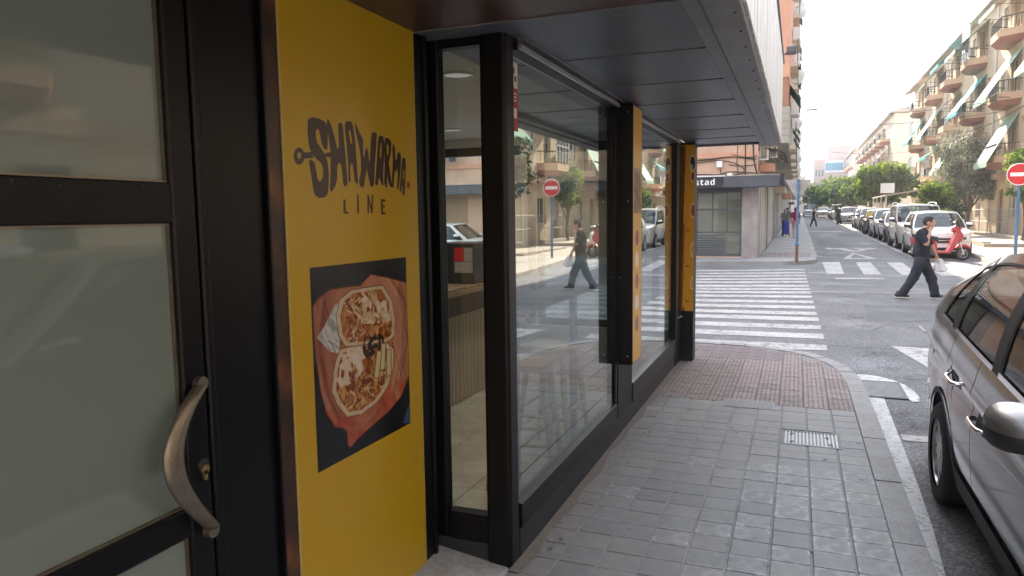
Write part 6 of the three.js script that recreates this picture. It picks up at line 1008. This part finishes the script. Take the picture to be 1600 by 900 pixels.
{
  const z1 = -45.5, z2 = -43;
  walker('woman in a grey top walking away with a blue shopping trolley on the left pavement', [-0.72, GS(z1) , z1], Math.PI, { top: mk([0.12, 0.13, 0.12], 0.9), bottom: mk([0.05, 0.05, 0.08], 0.9), hair: mk([0.3, 0.24, 0.16], 0.8), pull: true, h: 1.58 });
  const tr = thing('shopping_trolley', 'blue wheeled shopping trolley behind the woman on the left pavement', 'trolley', [-0.66, GS(z1 + 0.6), z1 + 0.62], 0.1);
  part(tr, 'bag', grid(16, 10, (u, v) => { const a = u * Math.PI * 2, c = Math.cos(a), s = Math.sin(a), e = 0.55, w = (0.2 - 0.03 * v) * (v > 0.92 ? 0.7 : 1) * (v < 0.05 ? 0.8 : 1); return [Math.sign(c) * Math.pow(Math.abs(c), e) * w * 1.05, 0.12 + 0.78 * v, Math.sign(s) * Math.pow(Math.abs(s), e) * w * 0.75]; }), mk([0.05, 0.055, 0.3], 0.8));
  part(tr, 'frame', [rod(V(-0.12, 0.1, -0.14), V(-0.12, 1.05, -0.2), 0.014), rod(V(0.12, 0.1, -0.14), V(0.12, 1.05, -0.2), 0.014), rod(V(-0.13, 1.05, -0.2), V(0.13, 1.05, -0.2), 0.016)], M.iron);
  for (const s of [-1, 1]) part(tr, 'wheel', new THREE.CylinderGeometry(0.09, 0.09, 0.04, 14).rotateZ(Math.PI / 2).translate(s * 0.2, 0.09, -0.1), M.rubber);
  walker('woman in a crimson top and pink shorts walking away on the left pavement', [-0.14, GS(z2), z2], Math.PI + 0.1, { top: mk([0.35, 0.02, 0.06], 0.9), bottom: mk([0.55, 0.24, 0.24], 0.9), bottomName: 'shorts', hem: 0.66, hair: mk([0.12, 0.03, 0.03], 0.8), long: true, h: 1.66, skin });
  walker('person in black crossing the street far away beside the left pavement', [1.2, G(-66), -66], 1.4, { top: mk([0.02, 0.02, 0.025], 0.9), bottom: mk([0.02, 0.02, 0.03], 0.9), stride: 0.26 });
  walker('person in dark clothes walking beside the parked cars far up the street', [3.45, G(-74), -74], 0.2, { top: mk([0.03, 0.025, 0.025], 0.9), bottom: mk([0.025, 0.025, 0.03], 0.9), h: 1.72 });
  walker('person in a blue top far along the left pavement behind the two women', [-0.75, GS(-56), -56], Math.PI, { top: mk([0.06, 0.08, 0.2], 0.9), bottom: mk([0.03, 0.03, 0.05], 0.9) });
}
// ================================================================ TREES, SIGNS, FENCES, CABLES
const leafM = (c, t = 0.5) => mp(c, 0.97, { transmission: t, thickness: 0, specularIntensity: 0.12 });
function leaves(n, blobs, size, aspect = 0.55) {                                // leaf faces spread through uneven clumps
  const pos = [], nor = [], uv = [], W = blobs.reduce((s, b) => s + b.r[0] * b.r[1] * b.r[2], 0), q = new THREE.Quaternion(), e = new THREE.Euler();
  for (const b of blobs) {
    const m = Math.round(n * b.r[0] * b.r[1] * b.r[2] / W), tw = []; for (let k = 0; k < Math.max(6, m / 26); k++) { const a = V(rr(-1, 1), rr(-1, 1), rr(-1, 1)); if (a.length() > 1) a.normalize(); a.multiplyScalar(Math.pow(rnd(), 0.25)); tw.push(a); }
    for (let k = 0; k < m; k++) {
      const t = tw[Math.floor(rnd() * tw.length)], s = 0.2, c = V(b.c[0] + (t.x + rr(-s, s)) * b.r[0], b.c[1] + (t.y + rr(-s, s)) * b.r[1], b.c[2] + (t.z + rr(-s, s)) * b.r[2]);
      q.setFromEuler(e.set(rr(-1.3, 1.3), rr(0, 6.28), rr(-1.3, 1.3))); const l = size * rr(0.6, 1.3), P = [V(-l, 0, 0), V(0, l * 0.12, -l * aspect), V(l, 0, 0), V(0, l * 0.12, l * aspect)].map(p => p.applyQuaternion(q).add(c)), nn = V(0, 1, 0).applyQuaternion(q);
      for (const i of [0, 2, 1, 0, 3, 2]) { pos.push(P[i].x, P[i].y, P[i].z); nor.push(nn.x, nn.y, nn.z); uv.push(0, 0); }
    }
  }
  const g = new THREE.BufferGeometry(); g.setAttribute('position', new THREE.Float32BufferAttribute(pos, 3)); g.setAttribute('normal', new THREE.Float32BufferAttribute(nor, 3)); g.setAttribute('uv', new THREE.Float32BufferAttribute(uv, 2)); return g;
}
function limb(pts, r0, r1) { const c = new THREE.CatmullRomCurve3(pts.map(p => V(...p))), n = 12; return grid(8, n, (u, v) => { const p = c.getPoint(v), a = u * Math.PI * 2, r = lerp(r0, r1, v) * (1 + 0.12 * Math.sin(a * 3 + v * 9)); return [p.x + Math.cos(a) * r, p.y, p.z + Math.sin(a) * r]; }); }
function tree(label, [x, z], h, blobs, col, o = {}) {
  const y = o.y ?? GS(z), t = thing(o.name || 'street_tree', label, o.cat || 'tree', [x, y, z], 0, o.group);
  const tr = part(t, 'trunk', limb([[0, -0.1, 0], [rr(-0.1, 0.1), h * 0.3, rr(-0.1, 0.1)], [rr(-0.2, 0.2), h * 0.55, rr(-0.2, 0.2)], [blobs[0].c[0] * 0.6, h * 0.8, blobs[0].c[2] * 0.6]], o.tr || 0.14, 0.05), M.trunk);
  blobs.forEach(b => part(tr, 'limb', limb([[0, h * 0.35, 0], [b.c[0] * 0.45, lerp(h * 0.4, b.c[1], 0.5), b.c[2] * 0.45], [b.c[0] * 0.9, b.c[1] + b.r[1] * 0.2, b.c[2] * 0.9]], (o.tr || 0.14) * 0.45, 0.02), M.trunk));
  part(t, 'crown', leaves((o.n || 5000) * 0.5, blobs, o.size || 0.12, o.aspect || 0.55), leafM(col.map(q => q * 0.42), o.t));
  if (o.col2) part(t, 'sunlit_tone_leaves', leaves((o.n || 5000) * 0.35, blobs.map(b => ({ c: [b.c[0], b.c[1] + b.r[1] * 0.25, b.c[2]], r: b.r.map(q => q * 1.06) })), o.size || 0.12, o.aspect || 0.55), leafM(o.col2.map(q => q * 0.5), o.t));  // paler leaves set higher: sunlit crown tops put into the colour
  return t;
}
const bl = (x, y, z, a, b = a, c = a) => ({ c: [x, y, z], r: [a, b, c] });
// raised planting beds and low walls on the right
{
  const bed = one('planter_wall', 'low pale kerbed planting bed in front of the cream block', 'planter', boxUV(merge([bx(6.9, 9.4, 0.05, 0.34, -33.5, -33.8), bx(6.9, 7.2, 0.1, 0.4, -33.8, -56), bx(9.2, 9.5, 0.1, 0.45, -33.8, -56), bx(7.2, 9.2, 0.05, 0.3, -33.8, -56)])), M.slabWarm);
  const bed2 = one('planter_wall', 'low kerbed bed nearer the no entry sign', 'planter', boxUV(merge([bx(7.4, 9.8, 0.0, 0.22, -26, -26.3), bx(7.4, 7.65, 0.0, 0.24, -26.3, -31.5), bx(7.65, 9.8, 0.0, 0.18, -26.3, -31.5)])), M.slabWarm);
}
const ol = [0.15, 0.165, 0.12];
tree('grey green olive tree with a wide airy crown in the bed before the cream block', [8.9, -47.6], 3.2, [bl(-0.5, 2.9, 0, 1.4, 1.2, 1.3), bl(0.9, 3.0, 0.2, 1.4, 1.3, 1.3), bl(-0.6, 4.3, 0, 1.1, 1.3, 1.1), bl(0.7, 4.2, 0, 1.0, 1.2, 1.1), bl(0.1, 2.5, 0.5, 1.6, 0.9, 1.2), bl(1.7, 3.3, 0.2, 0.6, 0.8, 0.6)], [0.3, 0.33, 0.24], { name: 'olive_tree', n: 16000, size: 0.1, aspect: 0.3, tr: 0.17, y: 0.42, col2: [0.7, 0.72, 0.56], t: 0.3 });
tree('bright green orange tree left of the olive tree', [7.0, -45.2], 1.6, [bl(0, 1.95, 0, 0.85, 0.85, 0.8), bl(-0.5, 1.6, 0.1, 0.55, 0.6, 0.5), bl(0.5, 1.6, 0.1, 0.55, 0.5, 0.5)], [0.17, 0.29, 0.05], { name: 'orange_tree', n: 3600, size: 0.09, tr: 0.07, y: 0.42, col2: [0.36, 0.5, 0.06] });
tree('small round clipped tree standing before the olive trunk', [7.6, -43.8], 1.0, [bl(0, 1.25, 0, 0.6, 0.5, 0.55)], [0.08, 0.14, 0.04], { name: 'orange_tree', n: 1500, size: 0.07, tr: 0.05, y: 0.42 });
tree('low yellow green shrub tree beside the first parked cars', [6.6, -42.4], 0.8, [bl(0, 1.0, 0, 0.6, 0.45, 0.5), bl(0.4, 0.8, 0.2, 0.4, 0.35, 0.4)], [0.24, 0.32, 0.06], { name: 'orange_tree', n: 1600, size: 0.07, tr: 0.05, y: 0.42 });
tree('leafy tree rising behind the no entry sign at the right edge', [9.2, -37.5], 2.6, [bl(0.2, 3.1, 0, 1.1, 1.2, 1.0), bl(-0.3, 2.2, 0.2, 0.7, 0.7, 0.7), bl(1.2, 3.6, 0.2, 1.0, 1.0, 1.0)], [0.16, 0.28, 0.05], { n: 3600, size: 0.11, tr: 0.1, y: 0.42, col2: [0.36, 0.5, 0.08] });
tree('tree in front of the cream block just outside the right edge', [8.8, -27.5], 2.8, [bl(0, 3.3, 0, 1.3, 1.2, 1.3), bl(0.8, 2.7, 0.4, 0.9, 0.8, 0.9)], [0.06, 0.085, 0.05], { n: 3600, size: 0.1, tr: 0.12, y: 0.2, col2: [0.15, 0.17, 0.1] });
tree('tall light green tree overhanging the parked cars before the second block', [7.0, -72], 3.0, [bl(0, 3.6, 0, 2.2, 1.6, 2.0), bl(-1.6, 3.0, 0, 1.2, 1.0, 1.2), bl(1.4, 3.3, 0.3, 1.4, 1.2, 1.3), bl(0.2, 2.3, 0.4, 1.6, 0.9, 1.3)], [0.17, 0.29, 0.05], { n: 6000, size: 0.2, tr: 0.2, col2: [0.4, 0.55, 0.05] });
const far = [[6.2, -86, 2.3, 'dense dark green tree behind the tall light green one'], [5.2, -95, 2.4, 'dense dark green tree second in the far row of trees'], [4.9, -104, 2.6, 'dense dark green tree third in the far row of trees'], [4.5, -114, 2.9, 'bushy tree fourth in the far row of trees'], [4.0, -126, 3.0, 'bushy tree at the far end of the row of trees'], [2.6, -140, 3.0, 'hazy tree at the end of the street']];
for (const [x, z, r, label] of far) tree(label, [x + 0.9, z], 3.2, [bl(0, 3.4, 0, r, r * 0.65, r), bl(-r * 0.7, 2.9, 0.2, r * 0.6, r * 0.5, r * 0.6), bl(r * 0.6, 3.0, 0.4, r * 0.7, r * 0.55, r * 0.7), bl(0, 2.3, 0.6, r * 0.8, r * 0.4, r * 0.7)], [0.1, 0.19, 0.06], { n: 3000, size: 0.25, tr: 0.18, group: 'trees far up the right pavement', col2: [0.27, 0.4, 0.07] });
{ // hedge below the terrace
  const h = thing('hedge', 'clipped green hedge between the parked cars and the terrace', 'hedge', [6.4, GS(-56), -56]);
  part(h, 'foliage', leaves(3500, [bl(0.2, 0.75, 3, 0.7, 0.7, 2.2), bl(0.3, 0.8, -1, 0.7, 0.75, 2.4), bl(0, 0.6, -5, 0.7, 0.6, 2.4)], 0.1), leafM([0.18, 0.3, 0.06])); part(h, 'stems', [rod(V(0.2, -0.05, 3), V(0.2, 0.8, 3), 0.04), rod(V(0.3, -0.05, -1), V(0.3, 0.8, -1), 0.04), rod(V(0, -0.05, -5), V(0, 0.7, -5), 0.04)], M.trunk);
}
{ // bar terrace with a sloping roof and a white board
  const z = -60, y = GS(z), t = thing('terrace_shelter', 'open terrace shelter with a sloping beige roof and white board beyond the hedge', 'shelter');
  part(t, 'roof', boxUV(hexa([[5.6, 2.75, -56.5], [9.6, 3.35, -56.5], [9.6, 3.35, -66], [5.6, 2.75, -66]], [[5.6, 2.83, -56.5], [9.6, 3.45, -56.5], [9.6, 3.45, -66], [5.6, 2.83, -66]])), M.creamPale);
  for (const zz of [-56.7, -60, -63, -65.8]) { part(t, 'post', bx(5.65, 5.75, y - 0.1, 2.76, zz, zz - 0.1), M.pvc); part(t, 'post', bx(9.45, 9.55, y - 0.1, 3.3, zz, zz - 0.1), M.pvc); }
  part(t, 'white_board', bx(5.5, 6.4, 3.0, 3.7, -58.6, -58.66), M.signWhite);
  for (let k = 0; k < 4; k++) part(t, 'screen_panel', bx(5.72, 5.76, y + 0.1, y + 1.9, -57 - k * 2.2, -58.6 - k * 2.2), M.shutter);
}
{ // fence along the beds
  const f = thing('garden_fence', 'thin metal garden fence in front of the cream block ground floor', 'fence', [0, 0, 0]);
  for (let z = -28; z > -56; z -= 2) part(f, 'post', rod(V(9.6, 0.2, z), V(9.6, 1.75, z), 0.03, 0.03, 6), M.fence);
  for (const y of [0.45, 1.05, 1.7]) part(f, 'rail', rod(V(9.6, y, -28), V(9.6, y, -54), 0.018, 0.018, 5), M.fence);
  const bars = []; for (let z = -28; z > -54; z -= 0.16) bars.push(rod(V(9.6, 0.45, z), V(9.6, 1.7, z), 0.006, 0.006, 4, false)); const bm = part(f, 'wires', bars, M.fence); bm.userData.kind = 'stuff';
}
// mint newsstand outside the right edge of the frame, mirrored in the shop pane
{
  const k = thing('newsstand', 'mint green newsstand on the right pavement, mirrored in the shop pane', 'kiosk', [8.6, GS(-23.5), -23.0]);
  part(k, 'booth', boxUV(box(1.9, 2.1, 2.4, 0, 1.05, 0, 0.03)), M.mint); part(k, 'roof', box(2.3, 0.14, 2.8, 0, 2.2, 0, 0.03), M.slate); part(k, 'shutter', boxUV(bx(-0.99, -0.955, 0.85, 1.9, -0.9, 0.9)), M.shutterPale); part(k, 'counter', box(0.3, 0.05, 2.0, -1.08, 0.85, 0, 0.01), M.slate);
}
// ---- signs
{
  const z = -25.3, t = thing('no_entry_sign', 'round red no entry sign on a blue pole at the right edge', 'sign', [6.02, GS(z), z]);
  part(t, 'pole', rod(V(0, -0.02, 0), V(0, 2.62, 0), 0.045, 0.045, 14), M.bluePole);
  const d = part(t, 'disc', new THREE.CylinderGeometry(0.315, 0.315, 0.02, 40).rotateX(Math.PI / 2).translate(-0.02, 2.6, 0.06), M.signRed);
  part(d, 'rim', new THREE.TorusGeometry(0.312, 0.012, 6, 40).translate(-0.02, 2.6, 0.07), M.signWhite);
  part(d, 'white_bar', bx(-0.25, 0.21, 2.545, 2.655, 0.0705, 0.073), M.signWhite);
  const z2 = -25.1, g = thing('give_way_sign', 'back of a triangular give way sign on a blue pole on the far pavement', 'sign', [-0.02, GS(z2), z2]);
  part(g, 'pole', rod(V(0, 0.5, 0), V(0.0, 2.65, 0), 0.038, 0.038, 12), M.bluePole); part(g, 'rusty_foot', rod(V(0, -0.02, 0), V(0, 0.52, 0), 0.05, 0.045, 12), M.rust, 'rusty brown foot of the pole'); part(g, 'collar', new THREE.CylinderGeometry(0.07, 0.07, 0.06, 12).translate(0, 0.53, 0), M.bluePole);
  const p = prism([[-0.4, 0.36], [0.4, 0.36], [0, -0.34]].map(([x, y]) => [x, y]), 0.012, 0.008).translate(0, 2.27, -0.07); part(g, 'plate', p, M.signBack);
  part(g, 'clamp', [box(0.14, 0.03, 0.1, 0, 2.5, -0.03), box(0.14, 0.03, 0.1, 0, 2.2, -0.03)], M.alu);
}
// ---- cables over the street and the lamp hanging from one
{
  const wire = (a, b, sag, label, r = 0.014) => one('overhead_cable', label, 'cable', tube([a, [lerp(a[0], b[0], 0.25), lerp(a[1], b[1], 0.25) - sag * 0.75, lerp(a[2], b[2], 0.25)], [(a[0] + b[0]) / 2, (a[1] + b[1]) / 2 - sag, (a[2] + b[2]) / 2], [lerp(a[0], b[0], 0.75), lerp(a[1], b[1], 0.75) - sag * 0.75, lerp(a[2], b[2], 0.75)], b], r, 40, 5), M.cable, 'cables over the street');
  wire([-0.4, 6.7, -40], [10, 7.35, -44], 0.35, 'upper of the overhead cables crossing the street by the hanging lamp');
  wire([-0.4, 6.3, -41], [10, 6.9, -46], 0.3, 'lower of the overhead cables crossing the street by the hanging lamp');
  wire([10, 7.0, -36], [10, 7.1, -60], 0.5, 'cable strung along the facade of the cream block', 0.02);
  wire([-0.4, 6.9, -62], [10, 6.6, -66], 0.5, 'overhead cable crossing the street farther up');
  const l = thing('street_lamp', 'slim street lamp reaching out from the left houses over the street', 'lamp', [-0.4, 6.6, -40]);
  part(l, 'arm', tube([[0, 0, 0], [0.3, 0.12, 0], [0.7, 0.2, 0]], 0.025, 12, 6), M.fence); part(l, 'head', box(0.5, 0.08, 0.2, 0.92, 0.24, 0, 0.03).applyMatrix4(new THREE.Matrix4()), M.fence);
}
renderer.render(scene, camera);
